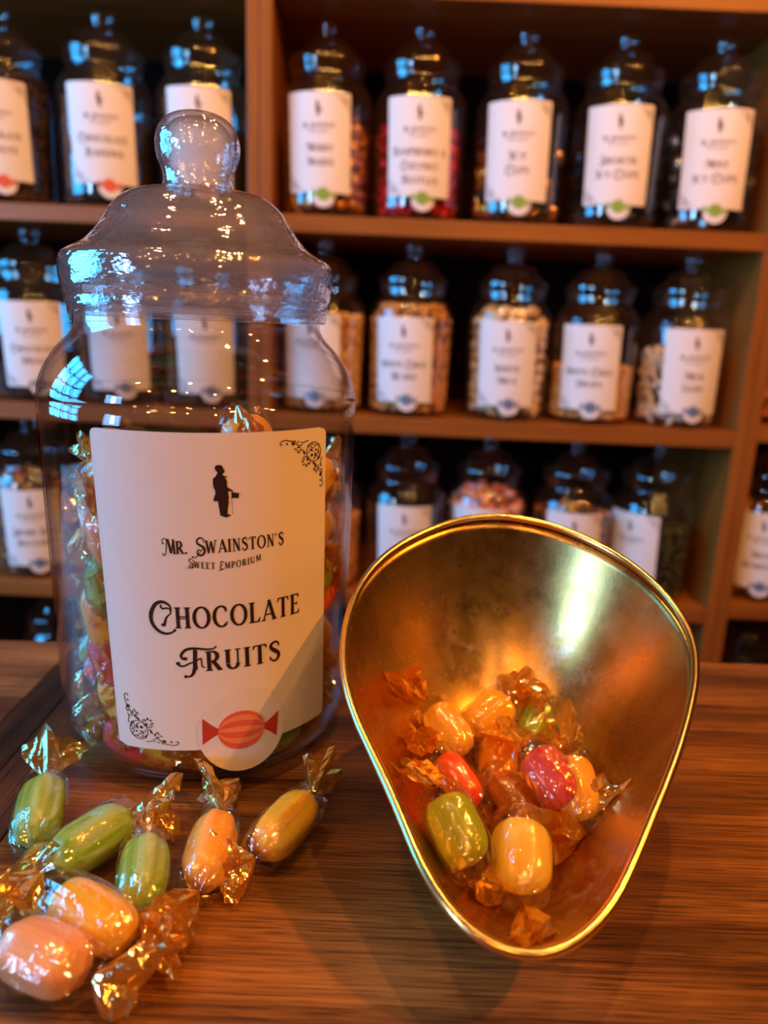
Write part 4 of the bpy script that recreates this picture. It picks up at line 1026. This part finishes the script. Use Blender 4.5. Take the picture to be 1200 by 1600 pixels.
J(-.420, B2, [], 'blue', -.05, stuff('nugget', [brown, dark], 'chocolate_pieces', 'brown chocolate pieces in the left of two jars seen through the big jar', 'sweets'), .06, ROW2, 'middle shelf jar seen through the left side of the big clear jar')
J(-.288, B2, [], 'blue', .0, stuff('nugget', [brown, dark], 'chocolate_pieces', 'brown chocolate pieces in the right of two jars seen through the big jar', 'sweets'), .06, ROW2, 'middle shelf jar seen through the centre of the big clear jar')
J(-.105, B2, [], 'blue', -.30, stuff('nugget', [tan, tan2], 'caramel_nuts', 'yellow-brown nuts in the middle shelf jar touching the big jar outline', 'sweets'), .14, ROW2, 'middle shelf jar half hidden by the right side of the big jar')
J(.030, B2, ['WHITE CHOC', 'BEARS'], 'blue', -.15, stuff('nugget', [tan, tan, tan, tan3], 'white_chocolate_pieces', 'tan speckled pieces filling the jar first right of the half-hidden one', 'sweets'), .165, ROW2, 'middle shelf jar of tan speckled pieces, below the red wrapped sweets jar')
J(.1815, B2, ['WHITE', 'MICE'], 'blue', .0, things('mouse', [cream, tan2], 'sugar_mouse', '@ mouse in the jar labelled White Mice', 'sweet'), .17, ROW2, 'middle shelf jar labelled White Mice, filled to the neck with cream mice')
J(.3140, B2, ['WHITE CHOC', 'DROPS'], 'blue', -.05, stuff('drop', [tan, tan2], 'white_chocolate_drops', 'tan drops half filling the jar right of the white mice', 'sweets'), .085, ROW2, 'middle shelf jar half full of tan drops, right of the White Mice jar')
J(.4500, B2, ['MILK', 'GUMS'], 'blue', .33, things('stick', [white, cream], 'milk_gum', '@ finger shape in the last middle shelf jar before the right post', 'sweet'), .105, ROW2, 'middle shelf jar of white finger gums with its label turned right')
J(.625, B2+.011, [], 'blue', .55, stuff('nugget', [pinkc, pinkw], 'pink_orange_sweets', 'pink and orange sweets in the jar at the right edge', 'sweets'), .12, ROW2, 'jar of pink and orange sweets cut by the right edge, beyond the post')
J(-.573, B3, ['SHARE BAG', 'BAZAARS'], 'blue', -.12, stuff('nugget', [amberd, brown], 'toffee_pieces', 'amber and brown pieces in the jar below the left blue-lit jar', 'sweets'), .16, ROW3, 'lower shelf jar left of the big jar, with an amber-lit label')
J(-.100, B3, [], 'blue', -.5, stuff('nugget', [amberd, tan], 'toffee_pieces', 'amber pieces in the jar peeping between the big jar and the pan', 'sweets'), .12, ROW3, 'lower shelf jar peeping out between the big jar and the brass pan')
J(.035, B3, [], 'blue', .0, None, 0, ROW3, 'lower shelf jar above the pan rim, nearest the big jar, its upper label in view')
J(.167, B3, [], 'blue', -.15, stuff('chunk', [pinkw, pinkc, amberd], 'pink_brown_sweets', 'pinkish brown sweets in the jar behind the highest point of the pan rim', 'sweets'), .165, ROW3, 'lower shelf jar of pinkish brown sweets, second along above the pan rim')
J(.307, B3, [], 'blue', .12, stuff('nugget', [amberd, dark], 'dark_toffee_pieces', 'dark amber pieces in the third jar along above the pan rim', 'sweets'), .135, ROW3, 'lower shelf jar with a broad pale label, third along above the pan rim')
J(.438, B3, [], 'green', -.45, stuff('nugget', [greenf, dark], 'dark_jelly_sweets', 'dark green sweets in the jar behind the right shoulder of the pan', 'sweets'), .12, ROW3, 'dark lower shelf jar behind the right shoulder of the pan, label turned left')
J(.622, B3+.011, ['MINT', 'HUMBUGS'], 'blue', .05, things('chunk', [goldf, dark, amberd], 'striped_mint', '@ mint in the jar at the right edge just above the counter', 'sweet'), .15, ROW3, 'lower jar cut by the right edge above the counter, gold and black sweets')
J(.625, B4+.011, [], 'blue', .0, stuff('nugget', [dark], 'dark_sweets', 'dark sweets in the jar low down behind the right end of the counter', 'sweets'), .10, ROW4, 'jar lid just showing above the counter edge at the right')
J(-.545, B4, [], 'blue', .0, stuff('nugget', [dark], 'dark_sweets', 'dark sweets in the jar low down behind the left end of the counter', 'sweets'), .10, ROW4, 'dim jar lid just showing above the counter edge at the left')
